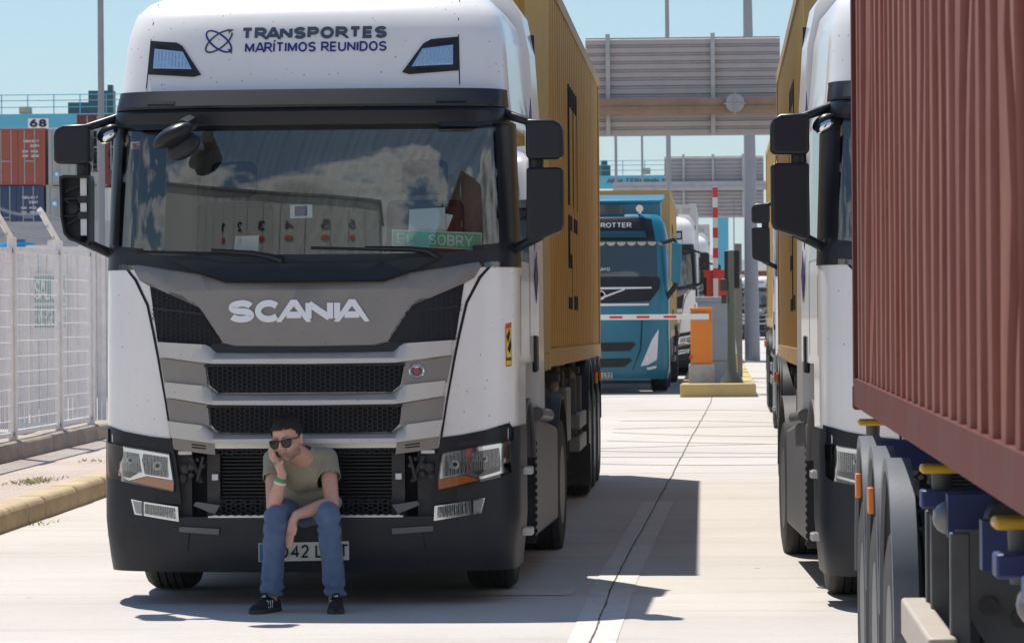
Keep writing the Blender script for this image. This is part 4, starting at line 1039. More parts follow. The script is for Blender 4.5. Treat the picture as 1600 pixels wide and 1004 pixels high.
# ---- shoes with three stripes
for ax, ay, yaw_, inner in ((422, 930, R(-24), 1), (524.5, 930, R(6), -1)):
    a = J(ax, ay, -.41); a.z = man_loc.z; a -= man_loc
    Rz = Matrix.Rotation(yaw_, 3, 'Z'); sh = MB(); so_ = MB()
    secs = [(.085, .028, .075), (.06, .038, .088), (.0, .042, .105), (-.06, .044, .086), (-.11, .049, .066), (-.155, .048, .054), (-.185, .037, .045), (-.203, .018, .034)]
    n_ = 16; vs = []
    for y, w_, h_ in secs:
        for i in range(n_):
            t_ = 2 * math.pi * i / n_; x = math.cos(t_) * w_; z = .022 + (h_ - .022) * max(0, math.sin(t_)) ** .7 if math.sin(t_) > 0 else .022 - .004 * -math.sin(t_)
            vs.append(a + Rz @ Vector((x, y, z)))
    fs = [tuple(range(n_))[::-1], tuple(range((len(secs) - 1) * n_, len(secs) * n_))]
    for j in range(len(secs) - 1): fs += [(j * n_ + i, j * n_ + (i + 1) % n_, (j + 1) * n_ + (i + 1) % n_, (j + 1) * n_ + i) for i in range(n_)]
    so = sh.add(vs, fs).build('shoe', PM['shoe'], man, smooth=True)
    out = [(secs[i][1] + .004, secs[i][0]) for i in range(len(secs))]; loop = [(w_, y) for w_, y in out] + [(-w_, y) for w_, y in out[::-1]]
    so_.prism([a + Rz @ Vector((x, y, .0)) for x, y in loop], (0, 0, .026)); so_.build('sole', PM['sole'], so, bevel=.004)
    for k in range(3):
        y = -.050 - k * .022
        pts = []
        for y_, z_ in ((y, .030), (y - .010, .030), (y + .014, .074), (y + .024, .074)):
            w_ = interp([(-s_[0], s_[1]) for s_ in secs], -y_); h_ = interp([(-s_[0], s_[2]) for s_ in secs], -y_)
            sn = min(1, max(0, (z_ - .022) / (h_ - .022))) ** (1 / .7); pts.append(a + Rz @ Vector((inner * (math.sqrt(max(0, 1 - sn * sn)) * w_ + .0035), y_, z_)))
        MB().add(pts, [(0, 1, 3, 2)]).build('shoe_stripe', M['letter'], so, fix=False)
    tg2 = MB().prism([a + Rz @ Vector((x, -.075, z)) for x, z in ((-.026, .088), (.026, .088), (.022, .118), (-.022, .118))], Rz @ Vector((0, .012, .0))); tg2.build('shoe_tongue', PM['shoe'], so, bevel=.004)
    for k in range(3):
        MB().prism([a + Rz @ Vector((x - .012 + k * .009, -.0762, z)) for x, z in ((0, .094), (.006, .094), (.006, .098 + k * .004), (0, .097 + k * .004))], Rz @ Vector((0, -.002, 0))).build('shoe_mark', M['letter'], so)
# ---- wrist bands
ax_ = (el_r - wr_r).normalized(); q_ = ax_.to_track_quat('Z', 'Y').to_matrix()
for nm, d, mt_, r_, hh_ in (('wrist_band', .030, PM['green'], .0345, .010), ('wrist_band', .052, M['letter'], .0365, .0045)):
    c = wr_r + ax_ * d - man_loc; mb = MB(); n_ = 24; pr = [(r_, -hh_), (r_ + .003, -hh_ * .8), (r_ + .003, hh_ * .8), (r_, hh_), (r_ - .004, hh_), (r_ - .004, -hh_)]
    vs = [c + q_ @ Vector((a * math.cos(2 * math.pi * i / n_), a * math.sin(2 * math.pi * i / n_), z)) for i in range(n_) for a, z in pr]
    mb.add(vs, [(i * 6 + k, i * 6 + (k + 1) % 6, ((i + 1) % n_) * 6 + (k + 1) % 6, ((i + 1) % n_) * 6 + k) for i in range(n_) for k in range(6)]); mb.build(nm, mt_, man, smooth=True)

# ================================================================== ground
def concrete():
    m, t, b = newmat('concrete_pavement')
    oc = nd(t, 'ShaderNodeTexCoord').outputs['Object']
    base = mixc(t, ramp(t, noise(t, .35, 6, .6, oc), .3, .75), (.505, .468, .425), (.41, .38, .345))
    st = ramp(t, noise(t, 1.0, 7, .7, oc, sc=(.25, 2.6, 1)), .52, .72)
    m1 = nd(t, 'ShaderNodeMath', operation='MULTIPLY'); t.links.new(st, m1.inputs[0]); m1.inputs[1].default_value = .5
    c = mixc(t, m1.outputs[0], base, (.27, .245, .215))
    fine = ramp(t, noise(t, 26, 6, .75, oc), .56, .72)
    m2 = nd(t, 'ShaderNodeMath', operation='MULTIPLY'); t.links.new(fine, m2.inputs[0]); m2.inputs[1].default_value = .5
    c = mixc(t, m2.outputs[0], c, (.2, .18, .16))
    vo = nd(t, 'ShaderNodeTexVoronoi'); vo.inputs['Scale'].default_value = 1.7; t.links.new(oc, vo.inputs['Vector'])
    sp = nd(t, 'ShaderNodeMath', operation='MULTIPLY'); t.links.new(ramp(t, vo.outputs['Distance'], .02, .05, (1, 1, 1, 1), (0, 0, 0, 1)), sp.inputs[0]); t.links.new(ramp(t, vo.outputs['Color'], .55, .6), sp.inputs[1])
    c = mixc(t, sp.outputs[0], c, (.07, .06, .05))
    t.links.new(c, b.inputs['Base Color']); b.inputs['Roughness'].default_value = .88
    bump(t, b, noise(t, 30, 6, .7, oc), .25, .01)
    return m
M['concrete'] = concrete()

M['crack'] = mat('crack_brown', (.09, .075, .062), .95)  # plain dark brown for the pavement crack ribbon
M['tyremark'] = mat('brown_tyre_marks', (.46, .38, .30), .9, var=.9, vscale=3, vcol=(.50, .455, .40), sc=(.3, 1, 1))
ys_ = [-60, -20, 5, 12, 16, 20, 22, 24, 25, 27, 30, 33, 37, 42, 48, 55, 63, 71, 90, 115, 140, 200, 260, 500, 1200, 3000, 9000]
xs_ = [-6000, -600, -60, -20, -8, -4, 0, 4, 8, 20, 60, 600, 6000]
mb = MB(); mb.v = [(x, y, gz(y)) for y in ys_ for x in xs_]; q = len(xs_)
mb.f = [(i * q + j, i * q + j + 1, (i + 1) * q + j + 1, (i + 1) * q + j) for i in range(len(ys_) - 1) for j in range(q - 1)]
tag(mb.build('ground', M['concrete'], fix=False), kind='structure')
def sheet(name, quads, mt, lift, parent=None):
    mb = MB()
    for p in quads:
        v = [Vector((a.x, a.y, gz(a.y) + lift)) for a in p]; mb.add(v, [tuple(range(len(v)))])
    return mb.build(name, mt, parent, fix=False)
# worn white lane stripe with the crack that runs along it
cl = [G(*p) for p in ((905, 1040), (920, 1004), (961, 905), (1000, 833), (1050, 741), (1080, 685), (1108, 634), (1116, 612))]
def along(pts, n):
    out = []
    for a, b in zip(pts, pts[1:]):
        for i in range(n): out.append(a.lerp(b, i / n))
    return out + [pts[-1]]
ca = along(cl, 26)
M['oldpaint'] = mat('worn_white_paint', (.545, .52, .49), .85, var=1, vscale=5, vcol=(.47, .43, .385))
sheet('lane_stripe', [[a + Vector((-.12, 0, 0)), a + Vector((.15, 0, 0)), b + Vector((.15, 0, 0)), b + Vector((-.12, 0, 0))] for i, (a, b) in enumerate(zip(ca[:112], ca[1:113])) if i < 90], M['oldpaint'], .004)['kind'] = 'structure'
rr = random.Random(3); off = 0; L = []
for a in ca:
    off = off * .85 + rr.uniform(-.004, .004); wd = rr.uniform(.004, .007); L.append((a + Vector((off - wd, 0, 0)), a + Vector((off + wd, 0, 0))))
sheet('pavement_crack', [[p[0], p[1], q_[1], q_[0]] for p, q_ in zip(L, L[1:])], M['crack'], .006)['kind'] = 'structure'
# arcs of brown tyre marks across the lane, and slab joints
rr = random.Random(11); qs = []
for y0 in (41.5, 43.5, 45, 46.4, 48, 50.5, 53, 56, 61):
    sl = rr.uniform(-.16, .16); wd = rr.uniform(.06, .16); cv = rr.uniform(-.03, .03); px_ = [(-1.4 + i * .22) for i in range(14)]
    pts = [Vector((x, y0 + sl * (x + 1) * 4 + cv * x * x * 10, 0)) for x in px_]
    qs += [[a + Vector((0, -wd, 0)), b + Vector((0, -wd, 0)), b + Vector((0, wd, 0)), a + Vector((0, wd, 0))] for a, b in zip(pts, pts[1:])]
sheet('tyre_marks', qs, M['tyremark'], .004)['kind'] = 'structure'
jq = []
for y0 in (39.6, 56): jq.append([Vector((-5.5, y0, 0)), Vector((4.5, y0, 0)), Vector((4.5, y0 + .03, 0)), Vector((-5.5, y0 + .03, 0))])
sheet('slab_joints', jq, mat('joint_filler', (.40, .37, .335), .9), .003)['kind'] = 'structure'
# faded cross stripe below the front truck
a = [G(*p) for p in ((300, 921), (900, 921), (890, 930), (290, 930))]
sheet('cross_stripe', [a], M['oldpaint'], .004)['kind'] = 'structure'

# pavement, kerb and fence on the left
def pavers():
    m, t, b = newmat('pink_pavers')
    br = nd(t, 'ShaderNodeTexBrick'); br.inputs['Scale'].default_value = 1; br.inputs['Brick Width'].default_value = .22; br.inputs['Row Height'].default_value = .11; br.inputs['Mortar Size'].default_value = .008
    br.inputs['Color1'].default_value = (.46, .36, .30, 1); br.inputs['Color2'].default_value = (.40, .32, .27, 1); br.inputs['Mortar'].default_value = (.24, .2, .17, 1)
    t.links.new(nd(t, 'ShaderNodeTexCoord').outputs['Object'], br.inputs['Vector'])
    c = mixc(t, ramp(t, noise(t, .8, 5), .4, .7), br.outputs['Color'], (.43, .385, .34))
    t.links.new(c, b.inputs['Base Color']); b.inputs['Roughness'].default_value = .9
    return m
M['stone'] = mat('yellowed_kerb_stone', (.47, .37, .22), .9, var=.9, vscale=2.5, vcol=(.30, .23, .15), bmp=.9, bscale=9)
XK, XF = -5.72, -7.5
def strip(name, x0, x1, ya, yb, h, mt, n=16):
    mb = MB()
    for i in range(n + 1):
        y = ya + (yb - ya) * i / n; mb.v += [(x0, y, gz(y) - .05), (x0, y, gz(y) + h), (x1, y, gz(y) + h), (x1, y, gz(y) - .05)]
    for i in range(n):
        for k in range(3): mb.f.append((i * 4 + k, i * 4 + k + 1, i * 4 + 5 + k, i * 4 + 4 + k))
    mb.f += [(0, 1, 2, 3), (n * 4, n * 4 + 3, n * 4 + 2, n * 4 + 1)]
    return mb.build(name, mt)
tag(strip('pavement', -26, XK - .22, 18, 110, .15, pavers(), 24), kind='structure')
def kerb_stones(name, x0, x1, ya, yb, h, ln, mt, sd=1):
    rr = random.Random(sd); mb = MB(); y = ya
    while y < yb:
        e = y + ln - .008; j = rr.uniform(-.006, .006); k = rr.uniform(-.004, .004); c = .03
        zz = [gz(y), gz(e)]
        v = []
        for yy, g_ in ((y, zz[0]), (e, zz[1])):
            v += [(x0 + j, yy, g_ - .05), (x0 + j, yy, g_ + h + k), (x1 - c + j, yy, g_ + h + k), (x1 + j, yy, g_ + h - c + k), (x1 + .02 + j, yy, g_ - .05)]
        mb.add(v, [(0, 1, 2, 3, 4), (9, 8, 7, 6, 5)] + [(i, (i + 1) % 5, 5 + (i + 1) % 5, 5 + i) for i in range(5)])
        y += ln
    return mb.build(name, mt, bevel=.02)
tag(kerb_stones('kerb', XK - .24, XK, 18, 72, .19, .8, M['stone']), kind='structure')
M['fencewhite'] = mat('fence_white', (.80, .79, .775), .5, var=.4, vscale=6, vcol=(.5, .48, .46))
M['galv'] = mat('galvanised_steel', (.38, .39, .41), .5, metal=.4, var=.4, vscale=4)
wall = kerb_stones('low_wall', XF - .18, XF + .12, 28, 47, .34, 1.6, mat('weathered_concrete', (.36, .30, .24), .9, var=.9, vscale=2, vcol=(.20, .16, .13), bmp=.5, bscale=12), 5)
tag(wall, 'low weathered concrete wall under the white fence', 'low wall')
def fence(ya, yb, label):
    z0 = gz(ya) + .40; z1 = z0 + 2.0
    f = thing('fence_panel', label, 'fence', (XF, ya, z0), 'white fence panels on the low wall')
    L_ = yb - ya; H_ = z1 - z0
    fm = MB()
    for z in (0.02, H_ - .02): fm.box(-.02, .02, .05, L_ - .05, z - .025, z + .025)
    for y in (.07, L_ - .07): fm.box(-.02, .02, y - .025, y + .025, 0, H_)
    fm.build('frame', M['fencewhite'], f)
    ms = MB()
    for i in range(1, 26): ms.tube([(.0, .07 + (L_ - .14) * i / 26, .03), (.0, .07 + (L_ - .14) * i / 26, H_ - .03)], .004, 4)
    for i in range(1, 12): ms.tube([(.01, .07, H_ * i / 12), (.01, L_ - .07, H_ * i / 12)], .004, 4)
    ms.build('wire_mesh', M['fencewhite'], f)
    p = MB().box(-.045, .045, L_ - .045, L_ + .045, -.1, H_ + .12)
    p.build('post', M['fencewhite'], f, bevel=.01)
    ar = MB().tube([(0, L_, H_ + .10), (-.10, L_ - .62, H_ + .46)], .04, 4); ar.build('post_arm', M['fencewhite'], f)
    for k in (.15, .5, .9):
        wz = MB(); 
        a_, b_ = Vector((0, L_, H_ + .10)).lerp(Vector((-.10, L_ - .62, H_ + .46)), k), Vector((0, 0, H_ + .10)).lerp(Vector((-.10, -.62, H_ + .46)), k)
        wz.tube([a_.lerp(b_, i / 10) - Vector((0, 0, .05 * math.sin(math.pi * i / 10))) for i in range(11)], .0035, 4)
        for i in range(1, 24):
            p_ = a_.lerp(b_, i / 24) - Vector((0, 0, .05 * math.sin(math.pi * i / 24))); wz.tube([p_ + Vector((-.012, 0, -.022)), p_ + Vector((.012, 0, .022))], .003, 3); wz.tube([p_ + Vector((.012, 0, -.022)), p_ + Vector((-.012, 0, .022))], .003, 3)
        wz.build('barbed_wire', M['galv'], f)
fence(37.7, 40.6, 'white mesh fence panel nearest the camera at the left edge of the photo')
fence(40.6, 43.5, 'middle white mesh fence panel, standing in front of the green lettered sign')
fence(43.5, 45.7, 'white mesh fence panel farthest along the low wall, beside the lorry corner')
# corrugated white gate behind, with the emergency exit sign
def plane_x(px, Y): return P(px, 500, Y).x
YG = 48.4; xa, xb = plane_x(-60, YG), plane_x(240, YG); zg = gz(YG) + .15
gt = thing('slatted_gate', 'white vertical slatted gate behind the mesh fence', 'gate', (xa, YG, zg))
mb = MB(); x = 0; wgt = xb - xa; i = 0
while x < wgt:
    mb.box(x, x + .05, -.012 - .034 * (i % 2), .012, .12, 2.28); x += .062; i += 1
mb.build('slat_panel', M['fencewhite'], gt)
fm = MB()
for z in (.08, 2.31): MB().box(0, wgt, -.05, .05, z - .04, z + .04).build('rail', M['fencewhite'], gt)
for px in (84, 133): MB().box(plane_x(px, YG) - xa - .06, plane_x(px, YG) - xa + .06, -.09, .04, 0, 2.45).build('post', M['fencewhite'], gt)
YS = YG - .12; sxa, sxb = plane_x(51, YS), plane_x(105, YS); sza, szb = P(78, 528, YS).z, P(78, 427, YS).z
sg = thing('exit_sign', 'white sign with green panels lettered SALIDA EMERGENCIA behind the fence', 'sign', (sxa, YS, sza))
sw_, sh_ = sxb - sxa, szb - sza
MB().box(0, sw_, 0, .008, 0, sh_).build('sign_board', mat('sign_white', (.66, .68, .67), .6), sg)
for za, zb in ((.55, .96), (.16, .50)): MB().box(.02, sw_ - .02, -.004, .002, sh_ * za, sh_ * zb).build('sign_field', mat('faded_green', (.12, .33, .27), .6), sg)
pf = lambda x_, z_, d: Vector((x_, -.008 + d, z_))
lettering('SALIDA', M['letter'], sg, pf, (.03, sw_ * .95, sh_ * .60, sh_ * .90), .005, depth=.004)
lettering('EMERGENCIA', M['letter'], sg, pf, (.03, sw_ * .95, sh_ * .20, sh_ * .46), .0, depth=.004)
# white cross bar frame and blue crate seen over the fence, light grey wall beyond it
YW = 66.0
gw = MB(); xa2, xb2 = plane_x(-320, YW), plane_x(330, YW); za2, zb2 = gz(YW), P(60, 346, YW).z
gw.box(xa2, xb2, YW, YW + .3, za2, zb2)
tag(gw.build('boundary_wall', mat('pale_grey_render', (.40, .41, .42), .85, var=.5, vscale=.7, vcol=(.31, .32, .34))), 'long pale grey boundary wall below the stacked containers', 'wall')
YB_ = 56
wf = thing('pipe_frame', 'white pipe frame standing behind the fence below the barbed wire', 'frame', (plane_x(42, YB_), YB_, gz(YB_)))
zt_ = P(60, 383, YB_).z - gz(YB_); wd_ = plane_x(86, YB_) - plane_x(42, YB_)
MB().box(0, wd_, -.05, .05, zt_ - .09, zt_ + .0).build('top_bar', M['fencewhite'], wf)
for x_ in (.05, wd_ - .05): MB().box(x_ - .05, x_ + .05, -.05, .05, 0, zt_ - .09).build('leg', M['fencewhite'], wf)
bc = thing('storage_tank', 'bright blue tank behind the fence at the far left', 'tank', (plane_x(27, 60), 60, gz(60)))
MB().lathe([(.0, 0), (.34, 0), (.36, .05), (.36, P(27, 383, 60).z - gz(60) - .05), (.30, P(27, 379, 60).z - gz(60)), (0, P(27, 379, 60).z - gz(60))], (0, 0, 0), 'Z', 24).build('tank_body', mat('blue_plastic', (.03, .30, .55), .4), bc, smooth=True)
MB().lathe([(.0, 0), (.14, 0), (.14, .05), (0, .05)], (0, 0, P(27, 379, 60).z - gz(60)), 'Z', 16).build('lid', mat('blue_plastic_dark', (.02, .18, .36), .4), bc)

# ================================================================== containers
def steel(name, col, rust=.35, vcol=(.13, .06, .03), rough=.5):
    m, t, b = newmat(name)
    oc = nd(t, 'ShaderNodeTexCoord').outputs['Object']
    big = mixc(t, ramp(t, noise(t, .6, 5, .6, oc), .35, .7), col, tuple(c * .78 + .02 for c in col))
    streak = ramp(t, noise(t, 1.6, 6, .7, oc, sc=(2.2, 2.2, .16)), .50, .80)
    ms = nd(t, 'ShaderNodeMath', operation='MULTIPLY'); t.links.new(streak, ms.inputs[0]); ms.inputs[1].default_value = .55
    c = mixc(t, ms.outputs[0], big, tuple(min(1, k * .55 + .05) for k in col))
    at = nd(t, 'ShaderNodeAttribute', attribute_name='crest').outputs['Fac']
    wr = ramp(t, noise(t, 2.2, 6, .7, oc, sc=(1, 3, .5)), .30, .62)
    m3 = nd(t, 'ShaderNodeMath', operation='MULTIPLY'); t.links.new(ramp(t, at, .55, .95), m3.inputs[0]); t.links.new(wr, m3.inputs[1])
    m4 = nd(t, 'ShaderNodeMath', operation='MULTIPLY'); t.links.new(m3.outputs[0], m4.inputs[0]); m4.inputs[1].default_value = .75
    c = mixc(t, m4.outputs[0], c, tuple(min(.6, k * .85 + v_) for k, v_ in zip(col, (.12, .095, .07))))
    sp = ramp(t, noise(t, 5, 8, .72, oc), .63, .70)
    m2 = nd(t, 'ShaderNodeMath', operation='MULTIPLY'); t.links.new(sp, m2.inputs[0]); m2.inputs[1].default_value = rust
    c = mixc(t, m2.outputs[0], c, vcol)
    t.links.new(c, b.inputs['Base Color']); b.inputs['Roughness'].default_value = rough; b.inputs['Specular IOR Level'].default_value = .10
    bump(t, b, noise(t, 9, 5, .6, oc), .12, .02)
    return m
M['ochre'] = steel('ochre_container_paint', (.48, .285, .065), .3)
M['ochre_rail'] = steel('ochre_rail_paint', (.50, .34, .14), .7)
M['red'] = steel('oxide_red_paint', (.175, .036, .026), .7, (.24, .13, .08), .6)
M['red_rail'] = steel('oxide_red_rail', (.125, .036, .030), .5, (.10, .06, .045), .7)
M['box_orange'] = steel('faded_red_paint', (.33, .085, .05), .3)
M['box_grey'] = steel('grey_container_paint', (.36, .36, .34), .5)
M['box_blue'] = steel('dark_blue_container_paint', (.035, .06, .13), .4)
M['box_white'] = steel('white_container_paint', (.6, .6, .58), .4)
def corr(L, pitch=.278, d=.042, y0=.10):
    n = int((L - 2 * y0) / pitch); p = (L - 2 * y0) / n; pts = []
    for i in range(n): pts += [(y0 + p * (i + a), v) for a, v in ((0, 0), (.34, 0), (.5, d), (.84, d))]
    return pts + [(L - y0, 0)]
def container(label, loc, body, rail, L=12.19, W=2.44, H=2.9, group=None, dent=0, doors_near=False, detail=True, pitch=.40, dp=.05):
    c = thing('shipping_container', label, 'container', loc, group)
    hw = W / 2
    for s in (-1, 1):
        mb = MB(); pr = corr(L, pitch, dp); rz = [.15] + [.15 + (H - .26) * i / 14 for i in range(1, 15)] if dent else [.15, H - .11]
        rr = random.Random(5 + s)
        dn = [(rr.uniform(.5, L - .5), rr.uniform(.5, H - .4), rr.uniform(.12, .35), rr.uniform(-.012, .045)) for _ in range(22)] if dent else []
        for z in rz:
            for y, dd in pr:
                e = 0
                for dy, dz, dr, da in dn:
                    q_ = ((y - dy) / dr) ** 2 + ((z - dz) / (dr * 1.8)) ** 2
                    if q_ < 4: e += da * math.exp(-q_)
                mb.v.append((s * (hw - .012 - dd - max(e, -.01)), y + e * .25, z))
        n_ = len(pr)
        for i in range(len(rz) - 1): mb.f += [(i * n_ + j, i * n_ + j + 1, (i + 1) * n_ + j + 1, (i + 1) * n_ + j) for j in range(n_ - 1)]
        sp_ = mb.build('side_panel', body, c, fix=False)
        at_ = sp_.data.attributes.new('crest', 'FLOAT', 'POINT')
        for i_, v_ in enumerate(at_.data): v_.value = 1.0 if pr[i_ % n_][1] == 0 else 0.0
        MB().box(s * hw - .06 if s > 0 else -hw, hw if s > 0 else -hw + .06, .16, L - .16, .02, .15).build('bottom_rail', rail, c)
        MB().box(s * hw - .06 if s > 0 else -hw, hw if s > 0 else -hw + .06, .16, L - .16, H - .11, H - .01).build('top_rail', rail, c)
        for y in (0, L - .16):
            MB().box(hw - .16 if s > 0 else -hw, hw if s > 0 else -hw + .16, y, y + .16, .12, H - .12).build('corner_post', rail, c)
            for z in (0, H - .118):
                x0, x1 = (hw - .17, hw + .004) if s > 0 else (-hw - .004, -hw + .17)
                k = MB().box(x0, x1, y - .004 if y == 0 else y - .01, y + .17 if y == 0 else y + .164, z, z + .118)
                k = k.build('corner_casting', rail, c, bevel=.012)
    MB().box(-hw + .02, hw - .02, .02, L - .02, H - .05, H - .03).build('roof_panel', body, c)
    MB().box(-hw + .05, hw - .05, .1, L - .1, .1, .14).build('floor', M['darkmetal'], c)
    fy, dy = (L, 0) if doors_near else (0, L)
    sgn = 1 if doors_near else -1          # inward direction of the door end
    mb = MB(); pr = corr(W, .25, .045, .16)
    for z in (.15, H - .11): mb.v += [(y - hw, fy + (-1 if doors_near else 1) * (.02 + d_), z) for y, d_ in pr]
    n_ = len(pr); mb.f = [(j, j + 1, n_ + j + 1, n_ + j) for j in range(n_ - 1)]
    mb.build('front_panel', body, c, fix=False)
    for z0, z1 in ((.02, .15), (H - .12, H - .01)):
        for y in (fy, dy):
            i_ = .004 if y == 0 else -.004 - .1
            MB().box(-hw + .17, hw - .17, y + i_, y + i_ + .1, z0, z1).build('end_rail', rail, c)
    for s in (-1, 1):
        d0 = MB(); x0, x1 = sorted((s * .01, s * (hw - .17)))
        y0, y1 = sorted((dy + sgn * .02, dy + sgn * .07)); d0.box(x0, x1, y0, y1, .16, H - .13)
        for i in range(4): d0.box(x0 + .06, x1 - .06, min(dy + sgn * .012, y0), y0 + .01, .35 + i * .6, .62 + i * .6)
        d = d0.build('door', body, c)
        if detail:
            for f_ in (.28, .72):
                xx = x0 + (x1 - x0) * f_
                MB().tube([(xx, dy - sgn * .012, .1), (xx, dy - sgn * .012, H - .08)], .022, 8).build('lock_rod', M['galv'], d)
            MB().box(x0 + (x1 - x0) * .28, x0 + (x1 - x0) * .72, dy - .03, dy + .03, 1.1, 1.14).build('handle', M['galv'], d)
    return c
GC = 'ochre containers riding on trailers'
TLT = math.atan(.05 / 12.19)
cy = container('ochre yellow container on the trailer behind the lorry with the seated man', (-2.42, 27.5, 1.405), M['ochre'], M['ochre_rail'], group=GC)
cy.rotation_euler = (-TLT, 0, 0)
def strokes(parent, side, hw):
    """black three-letter mark of the shipping line on the side wall: m above s and c, painted over the corrugation"""
    pr = corr(12.19, .40, .05)
    def dep(y): return interp([(a, b) for a, b in pr], y)
    def bar(mb, y0, y1, z0, z1):
        ysn = sorted({y0, y1} | {a for a, _ in pr if y0 < a < y1})
        for a, b in zip(ysn, ysn[1:]):
            mb.add([(side * (hw - .012 - dep(q_) + .004), q_, z) for z in (z0, z1) for q_ in (a, b)], [(0, 1, 3, 2)])
    o = 4.2; t = .13
    for nm, rects in (('m', [(0, t, 1.32, 2.25), (.9, .9 + t, 1.32, 2.25), (1.8, 1.8 + t, 1.32, 2.25), (0, 1.8 + t, 2.15, 2.32)]),
                      ('s', [(0, .85, 1.12, 1.24), (0, t, .85, 1.15), (0, .85, .80, .92), (.85 - t, .85, .52, .82), (0, .85, .46, .56)]),
                      ('c', [(1.05, 1.93, 1.12, 1.24), (1.05, 1.05 + t, .5, 1.15), (1.05, 1.93, .46, .58)])):
        mb = MB()
        for a, b, c_, d_ in rects:
            if side < 0: a, b = 1.93 - b, 1.93 - a
            bar(mb, o + a, o + b, c_, d_)
        mb.build('painted_letter', M['dark'], parent, fix=False)
for s in (-1, 1): strokes(cy, s, 1.22)
cy2 = copy_tree(cy); cy2.location = (1.84, 26.9, 1.385); cy2['label'] = 'ochre yellow container on the right, behind the white cab half hidden by the red container'
cred = container('dark red corrugated container filling the right edge of the photo', (1.87, 6.3, 1.33), M['red'], M['red_rail'], dent=1)
MB().box(-1.226, -1.22, 11.96, 12.06, 2.45, 2.7).build('data_plate', M['letter'], cred)
MB().box(-1.226, -1.22, 11.96, 12.04, 1.95, 2.05).build('data_plate', M['letter'], cred)

